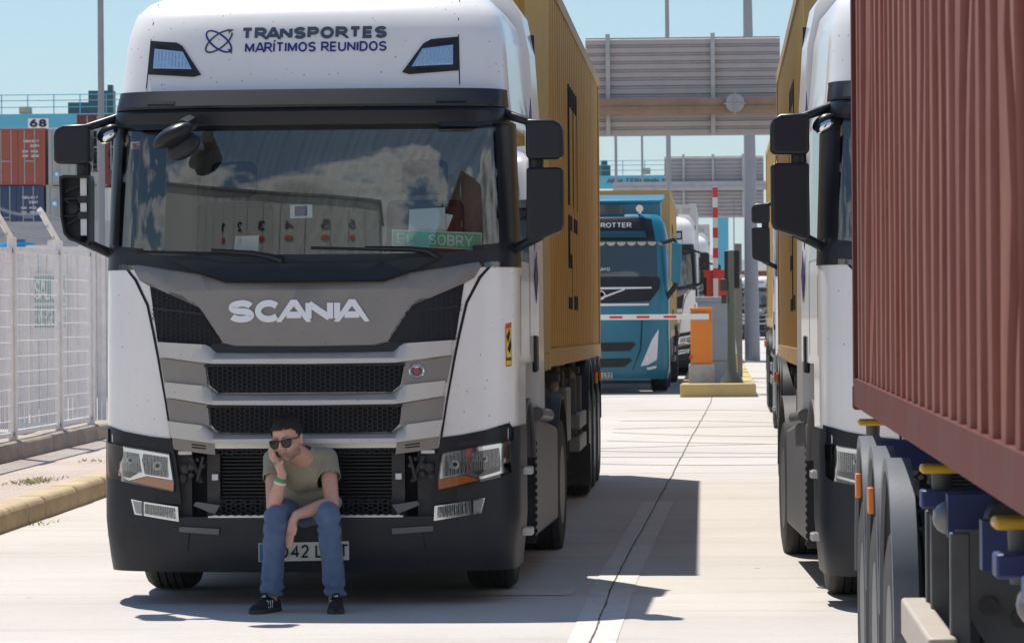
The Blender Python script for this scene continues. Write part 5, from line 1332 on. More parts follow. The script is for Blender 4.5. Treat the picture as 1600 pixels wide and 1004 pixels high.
# ================================================================== trailers
def trailer(label, loc, frame, guard, detail_mat):
    t = thing('container_trailer', label, 'trailer', loc, 'container trailers')
    for s in (-1, 1):
        MB().box(s * .48 - .07, s * .48 + .07, 1.0, 12.0, .86, 1.20).build('chassis_beam', frame, t, bevel=.01)
        for y in (7.9, 9.2, 10.5):
            wheel(t, s * 1.06, y, .5, s, .5, .36)
            gw_ = .09 if guard is M['bluegrey'] else .40; g = arch(.625, gw_, 0, 180, 24, .016, .05)
            g.box(-gw_ / 2, gw_ / 2, -.627, -.607, -.34, .02)
            g.build('mudguard', guard, t, smooth=True, loc=(s * (1.255 - gw_ / 2), y, .63))
            if y < 9: MB().box(s * 1.05 - .22, s * 1.05 + .22, y - .66, y - .64, .12, .5).build('mud_flap', M['rubber'], t)
        for y in (8.5, 9.8): 
            MB().box(s * 1.285 - .012, s * 1.285 + .012, y - .05, y + .05, 1.02, 1.12).build('side_marker', M['amber'], t, bevel=.006)
        ld = MB().box(s * .85 - .07, s * .85 + .07, 2.6, 2.74, .25, 1.1); ld.box(s * .85 - .12, s * .85 + .12, 2.55, 2.79, .2, .25); ld.build('landing_leg', detail_mat, t)
        # outriggers with twist locks and the side guard
        for y in (2.2, 3.1, 6.5):
            MB().prism([(s * .55, y - .07, 1.05), (s * 1.12, y - .07, 1.14), (s * 1.20, y - .07, 1.14), (s * 1.20, y - .07, 1.20), (s * .55, y - .07, 1.22)], (0, .14, 0)).build('outrigger', frame, t, bevel=.008)
        for y in (.1, 3.15, 6.5, 12.08):
            tw = MB().box(s * 1.13 - .07, s * 1.13 + .07, y - .07, y + .07, 1.255, 1.285); tw.build('twist_lock', M['twist'], t, bevel=.012)
            kn = MB().cone((s * 1.13, y, 1.12), (s * 1.13, y, 1.26), .028, .034, 12); kn.build('twist_lock_shaft', M['darkgalv'], t, smooth=True)
        for y in (5.4, 6.45, 6.75):
            MB().box(s * 1.16 - .01, s * 1.16 + .05, y - .03, y + .03, .55, 1.12).build('guard_post', M['darkgalv'], t, bevel=.006)
        rl_ = MB()
        for z in (.74, .55): rl_.box(s * 1.20 - .045, s * 1.20 + .045, 5.28, 6.95, z - .06, z + .07)
        rl_.build('side_guard', M['guard'] if guard is M['bluegrey'] else M['rim'], t, bevel=.012)
        pg = MB().prism([(s * .72, 5.9, 1.1), (s * 1.12, 5.9, 1.1), (s * 1.10, 5.9, .86), (s * .98, 5.9, .66), (s * .78, 5.9, .68)], (0, .02, 0)); pg.build('gusset_plate', M['darkgalv'], t)
        bl = MB()
        for x_, y_, z_ in ((.85, 5.88, .98), (.98, 5.88, .98), (.92, 5.88, .82), (1.02, 5.88, .86)): bl.cone((s * x_, y_, z_), (s * x_, y_ + .03, z_), .03, None, 10)
        bl.build('gusset_bolts', M['darkmetal'], t)
        for y, z in ((6.25, 1.12), (2.75, 1.10)):
            cp = MB().ell((s * 1.12, y, z), .055, .055, .055, None, 14, 8); cp.cone((s * 1.12, y, z), (s * .98, y + .02, z), .03, .04, 10); cp.build('air_coupling', M['rim'], t, smooth=True)
        hd_ = MB().tube([(s * 1.02, 2.72, 1.06), (s * 1.05, 2.70, .96), (s * 1.14, 2.68, .93)], [.03, .026, .035], 10); hd_.build('crank_handle', M['badge_red'], t, smooth=True)
        dr = MB().lathe([(.0, -.02), (.06, -.02), (.075, 0), (.06, .02), (0, .02)], (s * .95, 6.05, 1.12), 'Y', 16); dr.build('air_valve', M['darkmetal'], t, smooth=True)
        if guard is M['black']: MB().box(s * 1.0 - .2, s * 1.0 + .2, 3.6, 4.5, .62, 1.06).build('tool_box', M['skirt'], t, bevel=.02)
        MB().box(s * .9 - .2, s * .9 + .2, 12.02, 12.08, .70, .86).build('tail_lamp', M['badge_red'], t, bevel=.01)
    MB().box(-1.15, 1.15, 11.9, 12.02, .55, .68).build('rear_bumper', M['darkmetal'], t)
    for s in (-1, 1):
        for k, (ya, yb, za) in enumerate(((5.95, 8.2, 1.0), (2.3, 6.1, 1.06), (6.0, 7.6, .9))):
            MB().tube([(s * (.98 - .05 * k), ya + (yb - ya) * i / 10, za - .07 * math.sin(math.pi * i / 10) + .012 * math.sin(i * 1.7)) for i in range(11)], .014, 6).build('air_hose', M['rubber'], t, smooth=True)
        for y in (6.05, 6.3, 2.55): MB().lathe([(.0, -.05), (.07, -.05), (.085, -.03), (.085, .05), (.05, .07), (0, .07)], (s * .88, y, .98), 'X', 16).build('brake_chamber', M['darkmetal'], t, smooth=True)
    ax = MB()
    for y in (7.9, 9.2, 10.5): ax.cone((-1, y, .5), (1, y, .5), .07, None, 12)
    ax.box(-.42, .42, 7.2, 11.2, .8, 1.15)
    ax.build('axles', M['darkmetal'], t)
    for y in (1.2, 4.6, 6.2, 11.6): MB().box(-1.13, 1.13, y - .06, y + .06, 1.06, 1.2).build('cross_beam', frame, t)
    return t
M['darkgalv'] = mat('dirty_galvanised', (.085, .088, .092), .6, var=.6, vscale=6, vcol=(.05, .045, .04))
M['bluegrey'] = mat('grey_mudguard_plastic', (.15, .165, .185), .33, var=.35, vscale=5, vcol=(.11, .11, .11), bmp=.1, bscale=90)
M['twist'] = mat('yellow_twist_lock', (.55, .32, .02), .5, var=.5, vscale=14, vcol=(.40, .22, .03))
M['guard'] = mat('side_guard_aluminium', (.42, .37, .31), .5, var=.5, vscale=8, vcol=(.35, .25, .17))
M['blueframe'] = mat('blue_chassis_paint', (.010, .024, .12), .45, var=.6, vscale=6, vcol=(.02, .03, .07))
tl = trailer('dark container trailer behind the lorry with the seated man', (-2.42, 27.5, gz(36)), M['darkmetal'], M['black'], M['darkmetal'])
tl2 = copy_tree(tl); tl2.location = (1.84, 26.9, gz(35)); tl2['label'] = 'dark container trailer on the right, coupled to the half hidden white cab'
tl3 = trailer('blue framed container trailer under the dark red container', (1.87, 6.3, .0), M['blueframe'], M['bluegrey'], M['darkmetal'])
# ================================================================== the second white tractor and the queue behind
t2 = copy_tree(truck); t2.location = (1.92, 22.85, gz(24)); t2.rotation_euler = (0, 0, R(2.2)); t2['label'] = 'white tractor unit on the right, half hidden by the dark red container'
GL = mir(lo)
def fit_mirror(t_): 
    o_ = MB().prism([(u, MY - .10, z) for u, z in GL], (0, .16, 0)).build('mirror_housing', M['black2'], t_, bevel=.02); return o_
gm = fit_mirror(t2)
def queue(x, y, lab, cont=None, clab=None, tlab=None, mt=None):
    t_ = copy_tree(t2); t_.location = (x, y, gz(y)); t_.rotation_euler = (0, 0, 0); t_['label'] = lab
    b_ = copy_tree(tl); b_.location = (x + .03, y + 4.1, gz(y + 8)); b_['label'] = tlab
    c_ = copy_tree(cont); c_.location = (x + .03, y + 4.1, gz(y + 8) + 1.33); c_['label'] = clab; c_.rotation_euler = (0, 0, 0)
    return c_

tf = MB(); rr = random.Random(21)
for px, py, n_ in ((36, 781, 40), (50, 779, 46), (64, 776, 40), (76, 773, 24), (52, 818, 22), (49, 712, 22), (143, 743, 20)):
    c0_ = G(px, py)
    for i in range(n_):
        p_ = Vector((c0_.x + rr.uniform(-.16, .16), c0_.y + rr.uniform(-.3, .3), gz(c0_.y) + (.15 if c0_.x < XK - .2 else .0))); h_ = rr.uniform(.015, .045); a_ = rr.uniform(0, 6.28); d_ = Vector((math.cos(a_), math.sin(a_), 0)) * rr.uniform(.02, .06)
        tf.add([p_ + Vector((-.008, 0, 0)), p_ + Vector((.008, 0, 0)), p_ + d_ + Vector((0, 0, h_))], [(0, 1, 2)])
tag(tf.build('weeds', mat('dry_grass', (.36, .35, .15), .8), fix=False), kind='stuff')
# ================================================================== queue of other lorries
queue(2.02, 47.5, 'third white cab in the right lane, mostly hidden behind the ochre container', cy, 'ochre container of the third lorry in the right lane', 'trailer of the third lorry in the right lane')
cw_ = container('pale container on the white lorry right behind the blue lorry', (-1.72, 96.5, 1.7), M['box_white'], M['box_white'], group=GC)
del cw_['group']
t_ = copy_tree(t2); t_.rotation_euler = (0, 0, 0); t_.location = (-1.75, 92.4, gz(92)); t_['label'] = 'white cab queueing directly behind the blue lorry'
b_ = copy_tree(tl); b_.location = (-1.72, 96.5, gz(100)); b_['label'] = 'trailer of the white lorry directly behind the blue one'
t_ = copy_tree(t2); t_.rotation_euler = (0, 0, 0); t_.location = (-1.45, 113.5, gz(113)); t_['label'] = 'farther white cab, second behind the blue lorry'
b_ = copy_tree(tl); b_.location = (-1.43, 117.6, gz(120)); b_['label'] = 'trailer of the farther white lorry in the left lane'
c_ = copy_tree(cw_); c_.location = (-1.43, 117.6, gz(120) + 1.33); c_['label'] = 'pale container on the farther white lorry, second behind the blue one'
t_ = copy_tree(t2); t_.rotation_euler = (0, 0, 0); t_.location = (2.35, 232, gz(232)); t_['label'] = 'tiny far white cab beyond the barriers in the right lane'
cf = container('rusty red container on the tiny far lorry beyond the barriers', (2.75, 236.1, gz(240) + 1.33), M['box_orange'], M['box_orange'])
b_ = copy_tree(tl); b_.location = (2.75, 236.1, gz(240)); b_['label'] = 'trailer of the tiny far lorry beyond the barriers'

# ------------------------------------------------------------------ the blue lorry
M['teal'] = mat('teal_cab_paint', (.003, .175, .265), .35, coat=.2, var=.25, vscale=2)
M['tealdark'] = mat('dark_teal_grille', (.004, .06, .09), .45)
M['bglass'] = mat('dark_windscreen', (.03, .045, .055), .05, spec=.8)
BX, BY = P(939, 500, 71).x, 71.0; BZ0 = gz(72)
bf = Front(BX, BY, BZ0, [(.15, .06), (.4, 0), (1.0, 0), (1.7, .04), (2.2, .10), (2.9, .22), (3.25, .40), (3.32, .52)], [(.15, 1.2), (.5, 1.25), (2.0, 1.25), (2.9, 1.22), (3.2, 1.16), (3.32, 1.05)], back=2.3)
bt = thing('tractor_unit', 'teal blue lorry cab waiting behind the lowered barrier', 'lorry', bf.o)
tsb = [-2, -1.6, -1.3, -1, -.95, -.9, -.8, -.7, -.6, -.45, -.3, -.15, -.05, 0]; tsb += [-t for t in tsb[:-1]][::-1]
zsb = [.95, 1.2, 1.5, 1.9, 2.1, 2.4, 2.7, 2.9, 3.05, 3.15, 3.25, 3.3, 3.32]
mb = bf.grid(tsb, zsb, 0); nn_ = len(tsb); kk_ = (len(zsb) - 1) * nn_
mb.f += [tuple(range(kk_, kk_ + nn_)), tuple(range(nn_))] + [(i * nn_, (i + 1) * nn_, (i + 1) * nn_ + nn_ - 1, i * nn_ + nn_ - 1) for i in range(len(zsb) - 1)]
mb.build('cab', M['teal'], bt, smooth=True)
mb = bf.grid([t for t in tsb if abs(t) <= 1.3], [.26, .3, .5, .7, .97], .01); mb.build('bumper', M['teal'], bt, smooth=True)
def bl(pts, off=.0):
    q = bf.poly(pts, off); q[0] = (0, q[0][1]); q[-1] = (0, q[-1][1]); return sym(q)
def bp_(name, pts, mt, off, half_=True, thick=.03, par=None):
    if half_: return [bf.panel(name, bl(pts, off), mt, par or bt, off, thick, step=.12)]
    q = bf.poly(pts, off); return [bf.panel(name, q if s > 0 else mir(q), mt, par or bt, off, thick, step=.12) for s in (1, -1)]
bp_('header_panel', [(939, 338), (990, 338), (1018, 342), (1024, 376), (939, 376)], M['black2'], .02)
bp_('sun_visor', [(939, 361), (1008, 361), (1010, 371), (939, 371)], M['tealdark'], .10, thick=.09)
lettering('GLOBETROTTER', M['letter'], bt, bf.fn(.03), (-(bf.at(987, 352)[0]), bf.at(987, 352)[0], bf.at(960, 355.5)[1], bf.at(960, 348)[1]), .012, depth=.008)
bp_('windscreen', [(939, 377), (1026, 377), (1027, 433), (939, 433)], M['bglass'], .012)
for i in range(-6, 7):
    bf_u = i * .19
    q = [(bf_u + .085 * math.cos(a), bf.at(960, 378)[1] + .085 * .85 * math.sin(a)) for a in [math.pi + math.pi * j / 8 for j in range(9)]]
    bf.panel('curtain_scallop', q, mat('cream_curtain', (.5, .46, .36), .7) if i == -6 else bpy.data.materials['cream_curtain'], bt, .018, .005, step=.5)
bp_('scuttle_panel', [(939, 432), (1029, 432), (1032, 440), (1030, 452), (1016, 470), (939, 474)], M['black2'], .02)
bp_('trim_line', [(939, 449), (1018, 448), (1018, 450.5), (939, 452)], M['letter'], .035)
bp_('trim_line', [(939, 474), (1014, 474), (1014, 477), (939, 478)], M['letter'], .03)
u0_, z0_ = bf.at(939, 461, .05)
rg = MB().lathe([(.085, 0), (.085, -.03), (.065, -.03), (.065, 0)], (0, bf.F(0, z0_) - .03, z0_), 'Y', 24).build('badge_ring', M['letter'], bt, smooth=True)
q = bf.poly([(939, 464), (976, 450.5), (976, 453), (939, 467)], .03)
bf.panel('badge_bar', q, M['letter'], bt, .034, .01)
bp_('grille_upper', [(939, 535), (990, 534), (994, 538), (984, 548), (939, 549)], M['black'], .016)
bp_('grille_lower', [(939, 560), (984, 559), (988, 563), (976, 573), (939, 574)], M['black'], .016)
bp_('panel_gap', [(1003, 498), (1004, 498), (1002, 545), (989, 578), (988, 578), (1000, 545)], M['dark'], .014, False)
hl_ = bp_('headlight', [(1001, 572), (1019, 530), (1029, 514), (1029, 521), (1020, 547), (1015, 556), (1027, 555), (1026, 562), (1012, 570)], M['letter'], .02, False)
for h_ in hl_:
    s_ = 1 if h_.data.vertices[0].co.x > 0 else -1
    q = bf.poly([(1007, 564), (1012, 553), (1013, 562)], .03); bf.panel('headlight_reflector', q if s_ > 0 else mir(q), M['reflector'], h_, .026, .01)
bp_('fog_lamp', [(1010, 574), (1026, 571), (1025, 575), (1012, 578)], M['letter'], .02, False)
q = bf.poly([(921, 582), (957, 582), (957, 591), (921, 591)], .02); pb = bf.panel('number_plate', q, M['plate'], bt, .024, .01, step=.3)
lettering('S LTZ', M['dark'], pb, bf.fn(.03), (bf.at(936, 586)[0], bf.at(956, 586)[0], bf.at(945, 590)[1], bf.at(945, 583.5)[1]), .02, depth=.005)
lettering('AYO', M['letter'], bt, bf.fn(.02), (bf.at(938, 420)[0], bf.at(953, 420)[0], bf.at(945, 423)[1], bf.at(945, 418)[1]), .01, depth=.005)
for s in (-1, 1):
    mm_ = MB().prism([(s * 1.30, .2, 2.05), (s * 1.48, .2, 2.0), (s * 1.50, .2, 2.75), (s * 1.32, .2, 2.8)], (0, .16, 0)); mm_.build('mirror_housing', M['teal'], bt, bevel=.03)
    MB().tube([(s * 1.15, .35, 2.78), (s * 1.36, .28, 2.84), (s * 1.40, .28, 2.75)], .04, 8).build('mirror_arm', M['black2'], bt)
    MB().tube([(s * 1.2, .35, 1.75), (s * 1.36, .28, 1.95), (s * 1.40, .28, 2.05)], .05, 8).build('mirror_arm', M['black2'], bt)
    wheel(bt, s * 1.05, 1.4, .5, s); wheel(bt, s * 1.05, 5.1, .5, s)
    MB().box(s * 1.12 - .1, s * 1.12 + .1, 2.2, 4.3, .3, .95).build('side_skirt', M['teal'], bt, bevel=.03)
    q = [t * s for t in (1.04, 1.2, 1.4)]; bf.grid(sorted(q), [2.0, 2.4, 2.85], .004).build('side_window', M['bglass'], bt, fix=False)
DZ0, DZ1 = P(939, 319, 71.8).z - BZ0, P(939, 301, 72).z - BZ0
df = MB().prism([(x, .75 + .15 * abs(x), z) for x, z in ((-1.1, DZ0), (1.1, DZ0), (1.18, DZ1 - .14), (-1.18, DZ1 - .14))], (0, 1.5, .14)); df.build('roof_deflector', M['teal'], bt, bevel=.05); MB().box(-1.1, 1.1, 1.0, 2.25, 3.2, DZ0 + .05).build('roof_fairing', M['teal'], bt)
bp_('roof_window', [(939, 320), (970, 320), (976, 334), (939, 335)], M['bglass'], .01)
MB().box(-.42, .42, .6, 6.2, .5, .95).build('chassis', M['darkmetal'], bt)
hn_ = MB().tube([(.72, .42, 3.30), (.72, .50, 3.44)], .03, 8); hn_.cone((.72, .40, 3.42), (.72, .58, 3.42), .07, .05, 12); hn_.build('air_horn', M['chrome'], bt, smooth=True)
c_ = copy_tree(cy); c_.location = (BX + .02, BY + 4.0, P(939, 297, 75).z - 2.9); c_.rotation_euler = (0, 0, 0); c_['label'] = 'ochre container behind the teal blue cab at the barrier'
b_ = copy_tree(tl); b_.location = (BX + .02, BY + 4.0, BZ0 - .02); b_['label'] = 'container trailer of the teal blue lorry at the barrier'

# ================================================================== traffic island with barriers
M['orange'] = mat('orange_cabinet', (.72, .21, .012), .45, var=.35, vscale=5, vcol=(.60, .19, .02))
M['redcab'] = mat('red_cabinet', (.62, .055, .02), .45)
M['greycab'] = mat('grey_cabinet', (.30, .33, .35), .55, var=.2, vscale=3)
M['barwhite'] = mat('barrier_white', (.74, .74, .72), .4)
M['barred'] = mat('barrier_red', (.60, .035, .03), .4)
M['olive'] = mat('olive_pole_paint', (.10, .12, .085), .5, var=.3)
def vx(px, Y): return P(px, 540, Y).x
IY = 68.0; ix0, ix1 = vx(1062, IY), vx(1181, IY); iz = gz(IY)
pv = MB().box(ix0 + .25, ix1 - .2, IY + .38, IY + 34, iz - .05, iz + .19); tag(pv.build('island_pavement', mat('island_concrete', (.46, .36, .28), .9, var=.6, vscale=2)), kind='structure')
kb = MB().box(ix0, ix1, IY, IY + .38, iz - .05, iz + .24)
for i in range(22):
    kb.box(ix1 - .2, ix1, IY + .40 + i * 1.5, IY + 1.87 + i * 1.5, iz - .05, iz + .22); kb.box(ix0, ix0 + .25, IY + .40 + i * 1.5, IY + 1.87 + i * 1.5, iz - .05, iz + .22)
tag(kb.build('island_kerb', mat('yellow_kerb_paint', (.54, .40, .14), .85, var=.8, vscale=2.2, vcol=(.36, .28, .15)), bevel=.04), kind='structure')
def vz_(py, Y, px=1100): return P(px, py, Y).z
by = 69.2; z0 = iz + .19
br = thing('barrier_gate', 'orange barrier cabinet on a concrete block with a lowered red and white arm', 'barrier', (vx(1096, by), by, z0))
hb = vz_(568, by) - z0; ht = vz_(480, by) - z0
MB().box(-.23, .23, -.22, .22, 0, hb).build('base_block', mat('pale_concrete', (.42, .40, .37), .9, var=.6, vscale=4), br, bevel=.015)
cb = MB().box(-.195, .195, -.17, .17, hb, ht - .06).build('cabinet', M['orange'], br, bevel=.012)
MB().box(-.205, .205, -.18, .18, ht - .06, ht).build('cabinet_lid', M['orange'], br, bevel=.015)
MB().cone((-.19, -.19, hb + .12), (-.19, -.16, hb + .12), .035, None, 10).build('push_button', M['barred'], br)
az = vz_(494.5, by) - z0; arm = MB().box(-4.6, .14, -.30, -.23, az - .045, az + .045).build('barrier_arm', M['barwhite'], br, bevel=.01)
xx = vx(1096, by)
for px in (963.5, 1005.5, 1047.5): MB().box(vx(px, by) - xx - .115, vx(px, by) - xx + .115, -.304, -.226, az - .02, az + .022).build('arm_stripe', M['barred'], arm)
for k in range(4): MB().box(-2.42 - k * .49 - .115, -2.42 - k * .49 + .115, -.304, -.226, az - .02, az + .022).build('arm_stripe', M['barred'], arm)
MB().box(-.20, .12, -.24, -.17, az - .07, az + .06).build('arm_clamp', M['galv'], br)
ky = 72.0
kc = thing('control_cabinet', 'tall grey control cabinet behind the orange barrier', 'cabinet', (vx(1114, ky), ky, z0))
kh = vz_(472, ky) - z0
MB().box(-.29, .30, -.3, .3, 0, .4).build('plinth', M['greycab'], kc); MB().box(-.285, .295, -.295, .295, .41, kh).build('cabinet_body', M['greycab'], kc, bevel=.01)
MB().box(-.32, .33, -.34, .34, kh, kh + .10).build('cabinet_roof', M['greycab'], kc, bevel=.015)
MB().tube([(-.3, -.2, kh + .1), (-.3, -.2, kh + .25), (-.22, -.2, kh + .28)], .02, 6).build('vent_pipe', M['black2'], kc)
ty_ = 70.3
tp = thing('traffic_light', 'olive pole with a dark traffic light head seen from behind on the island', 'traffic light', (vx(1143, ty_), ty_, z0))
th_ = vz_(393, ty_) - z0
MB().lathe([(.22, 0), (.20, .08), (.10, .22), (.075, .6), (.062, th_), (0, th_)], (0, 0, 0), 'Z', 16).build('pole', M['olive'], tp, smooth=True)
hm = MB().box(-.12, .16, -.02, .26, th_ - .68, th_ + .02).build('signal_head', M['black2'], tp, bevel=.03)
for k in range(3): MB().lathe([(.095, .26), (.10, .40), (.085, .40), (.085, .27), (0, .27)], (.02, 0, th_ - .12 - k * .21), 'Y', 14).build('lamp_hood', M['black2'], hm)
bx_ = MB().box(-.20, -.06, -.06, .10, th_ - .72, th_ - .50); bx_.box(-.18, -.08, -.08, .06, th_ - .95, th_ - .80); bx_.build('bracket', M['darkmetal'], tp, bevel=.02)
py_ = 77.0
pp = thing('steel_post', 'square grey brown steel post behind the traffic light', 'post', (vx(1154.5, py_), py_, z0))
ph = vz_(381, py_) - z0
MB().box(-.07, .07, -.07, .07, 0, ph).build('post_shaft', mat('grey_brown_paint', (.24, .225, .20), .6, var=.4), pp); MB().box(-.15, .15, -.15, .15, 0, .03).build('foot_plate', M['galv'], pp); MB().box(-.11, .11, -.085, -.07, vz_(432, py_) - z0 - .04, vz_(432, py_) - z0 + .04).build('clamp_band', M['letter'], pp)
yy_ = 70.9
bo_ = thing('bollard', 'thin yellow bollard with a white and red top beside the traffic light pole', 'bollard', (vx(1151, yy_), yy_, z0))
MB().cone((0, 0, 0), (-.02, 0, vz_(553, yy_) - z0), .025, None, 8).build('bollard_shaft', mat('yellow_paint', (.75, .40, .02), .5), bo_); MB().cone((-.02, 0, vz_(553, yy_) - z0), (-.05, 0, vz_(528, yy_) - z0), .028, None, 8).build('bollard_top', M['barwhite'], bo_); MB().ell((-.055, 0, vz_(528, yy_) - z0), .045, .045, .045).build('bollard_cap', M['barred'], bo_, smooth=True)
ry_ = 84.0; rz_ = gz(84) + .19
rb_ = thing('barrier_gate', 'red barrier cabinet with its striped arm raised upright, behind the grey cabinet', 'barrier', (vx(1119, ry_), ry_, rz_))
rt = vz_(425, ry_) - rz_
rc = MB().box(-.26, .26, -.2, .2, .1, rt).build('cabinet', M['redcab'], rb_, bevel=.012); MB().box(-.27, -.20, -.215, .1, rt - .5, rt - .12).build('door_slot', M['dark'], rc); MB().box(-.3, .3, -.24, .24, 0, .1).build('base_block', M['stone'], rb_)
MB().box(-.28, .28, -.22, .22, rt, rt + .04).build('cabinet_lid', M['redcab'], rb_)
at_ = vz_(292, ry_) - rz_; ab = vz_(468, ry_) - rz_; ar = MB().box(-.055, .055, -.32, -.26, ab, at_).build('barrier_arm', M['barwhite'], rb_)
for k in range(5):
    a_ = at_ - .02 - k * .44; MB().box(-.058, .058, -.324, -.256, a_ - .22, a_).build('arm_stripe', M['barred'], ar)

# ================================================================== overhead sign boards seen from the back
M['board'] = mat('board_back_aluminium', (.36, .34, .345), .5, metal=.2, var=.5, vscale=1.5, vcol=(.27, .26, .27))
M['rustbeam'] = mat('rusty_beam', (.27, .19, .13), .7, var=.7, vscale=3, vcol=(.20, .10, .05))
def board(px0, px1, py0, py1, Y, ribs, posts, beam_py, label, beam_x, col_x, mt, bm_):
    z0_, z1_ = vz_(py1, Y, (px0 + px1) / 2), vz_(py0, Y, (px0 + px1) / 2); x0, x1 = vx(px0, Y), vx(px1, Y); g = gz(Y)
    o = thing('sign_gantry', label, 'sign gantry', ((x0 + x1) / 2, Y, g)); xm = (x0 + x1) / 2; w2 = (x1 - x0) / 2
    mb = MB().box(-w2, w2, .06, .08, z0_ - g, z1_ - g); dz = (z1_ - z0_) / ribs
    pn = mb.build('board', mt, o)
    rb = MB()
    for i in range(ribs):
        z = z0_ - g + i * dz; rb.prism([(-w2, .06, z + .01), (-w2, .0, z + .03), (-w2, .0, z + dz - .05), (-w2, .06, z + dz - .03)], (2 * w2, 0, 0))
    rb.build('board_ribs', mt, o)
    for px in posts:
        x = vx(px, Y) - xm; MB().box(x - .05, x + .05, -.10, -.005, z0_ - g, z1_ - g + .08).build('mounting_post', M['galv'], o); zb = vz_(beam_py, Y) - g; MB().box(x - .13, x + .13, -.16, .05, zb - .13, zb + .13).build('clamp', bm_, o)
    zb = vz_(beam_py, Y) - g
    MB().box(beam_x[0] - xm, beam_x[1] - xm, -.5, -.17, zb - .17, zb + .17).build('beam', bm_, o)
    MB().box(beam_x[0] - xm, beam_x[1] - xm, -.56, -.5, zb - .06, zb - .02).build('beam_pipe', bm_, o)
    for x in col_x: MB().box(x - xm - .2, x - xm + .2, -.52, -.14, 0, zb + .16).build('column', M['galv'], o)
    return o
g1 = board(918, 1222, 58, 212, 90, 12, (953, 1117), 167, 'large ribbed back of an overhead sign board on a rusty beam between the ochre containers', (-9.5, 9.0), (-9.3, 8.8), M['board'], M['rustbeam'])
u_ = vx(1151, 90) - g1.location.x; zz_ = vz_(167, 90) - gz(90)
fl = MB().lathe([(.0, .0), (.20, 0), (.22, -.04), (.0, -.05)], (u_, -.57, zz_ + .05), 'Y', 18).build('round_plate', M['greycab'], g1)
for dx_, dz_ in ((.01, .32), (.26, .012)): MB().box(u_ - dx_, u_ + dx_, -.66, -.63, zz_ - dz_ + .03, zz_ + dz_ + .03).build('cross_bar', M['galv'], g1)
g2 = board(1040, 1195, 244, 340, 150, 16, (1070, 1116, 1163), 291, 'smaller ribbed sign board back on a grey beam, farther down the road', (-4.0, 12.0), (11.8,), M['board'], M['galv'])

# lamp masts and poles
def mast(px0, py0, px1, py1, Y, w0, w1, label, top=None, head=False):
    a = P(px0, py0, Y); b = P(px1, py1, Y); g = gz(Y); d = (b - a) / (b.z - a.z)
    r0_, r1_ = w0 * Y / FPX / 2, w1 * Y / FPX / 2
    base = b + d * (g - b.z); t_ = a + d * ((top or a.z + 1.5) - a.z)
    o = thing('lamp_mast', label, 'mast', (base.x, Y, g))
    MB().cone((0, 0, 0), t_ - base, r1_ * 1.0, r0_ * .9, 16).build('shaft', M['mast'], o, smooth=True)
    MB().box(-r1_ * 2, r1_ * 2, -r1_ * 2, r1_ * 2, 0, .05).build('foot_plate', M['galv'], o)
    if head:
        q_ = t_ - base; MB().box(q_.x - .5, q_.x + .5, -.35, .1, q_.z - .05, q_.z + .12).build('lamp_head', M['galv'], o, bevel=.03)
    return o
M['mast'] = mat('mast_galvanised', (.27, .28, .30), .6, var=.3, vscale=1)
mast(157, 0, 159.5, 390, 62, 9, 12, 'grey lamp mast rising behind the left mirror of the white lorry', 11, True)
mast(1042, 0, 1044.5, 240, 125, 6, 9, 'slim grey mast behind the left part of the large sign board', 16, True)
mast(1168, 0, 1174, 430, 118, 10, 24, 'thick tapering grey mast behind the right part of the large sign board', 17, True)
mast(962, 210, 963, 295, 170, 4.5, 5, 'thin pole left of the middle, in front of the blue crane beam', 14)
mast(1003, 208, 1004, 290, 170, 3.5, 4, 'thinner pole right of the first thin pole at the blue crane beam', 14)
mast(1146.5, 335, 1147, 385, 150, 2, 2.2, 'very thin pole between the blue crane leg and the thick mast', 6.4)

# ================================================================== port cranes and container stack
M['crane'] = mat('crane_blue', (.08, .40, .54), .5, var=.3, vscale=.5, vcol=(.08, .32, .44))
def crane(x0, x1, Y, z0_, z1_, label, legs):
    g = gz(Y); o = thing('port_crane', label, 'crane', (x0, Y, g))
    MB().box(0, x1 - x0, 0, 1.2, z0_ - g, z1_ - g).build('girder', M['crane'], o)
    h = (z1_ - g); n_ = int((x1 - x0) / 1.3); rl_ = MB()
    for k in (.35, .7, 1.0): rl_.box(0, x1 - x0, .04, .07, h + k - .02, h + k + .02)
    for i in range(n_ + 1): rl_.box(i * (x1 - x0) / n_ - .025, i * (x1 - x0) / n_ + .025, .04, .07, h, h + 1.02)
    rl_.build('railing', M['crane'], o)
    for lx in legs: MB().box(lx - x0 - .4, lx - x0 + .4, .1, 1.0, 0, z0_ - g).build('crane_leg', M['crane'], o)
    return o
YCr = 200
cz0, cz1 = vz_(200, YCr, 60), vz_(178, YCr, 60); x0, x1 = P(-120, 190, YCr).x, P(330, 190, YCr).x
k1 = crane(x0, x1, YCr, cz0, cz1, 'light blue port crane girder numbered 68 above the stacked containers', (x0 + .5, x1 - .6)); g_ = gz(YCr)
xs, xe = P(44, 190, YCr).x - x0, P(76, 190, YCr).x - x0
MB().box(xs, xe, -.06, 0, vz_(200, YCr, 60) - g_, vz_(185, YCr, 60) - g_).build('number_board', M['letter'], k1)
lettering('68', M['dark'], k1, lambda x_, z_, d: Vector((x_, -.10 + d, z_)), (xs + .1, xe - .1, vz_(199, YCr, 60) - g_, vz_(186.5, YCr, 60) - g_), .04, depth=.03)
cbx = MB(); xc_ = P(152, 170, YCr).x - x0; h_ = cz1 - g_
cbx.box(xc_ - .5, xc_ + .8, .2, 1.1, h_, h_ + 1.2); cbx.box(xc_ + .5, xc_ + .75, .3, .8, h_ + 1.2, h_ + 1.5); cbx.box(xc_ - 1.6, xc_ - .4, .3, .9, h_, h_ + .6); cbx.build('machine_house', M['tealdark'], k1)
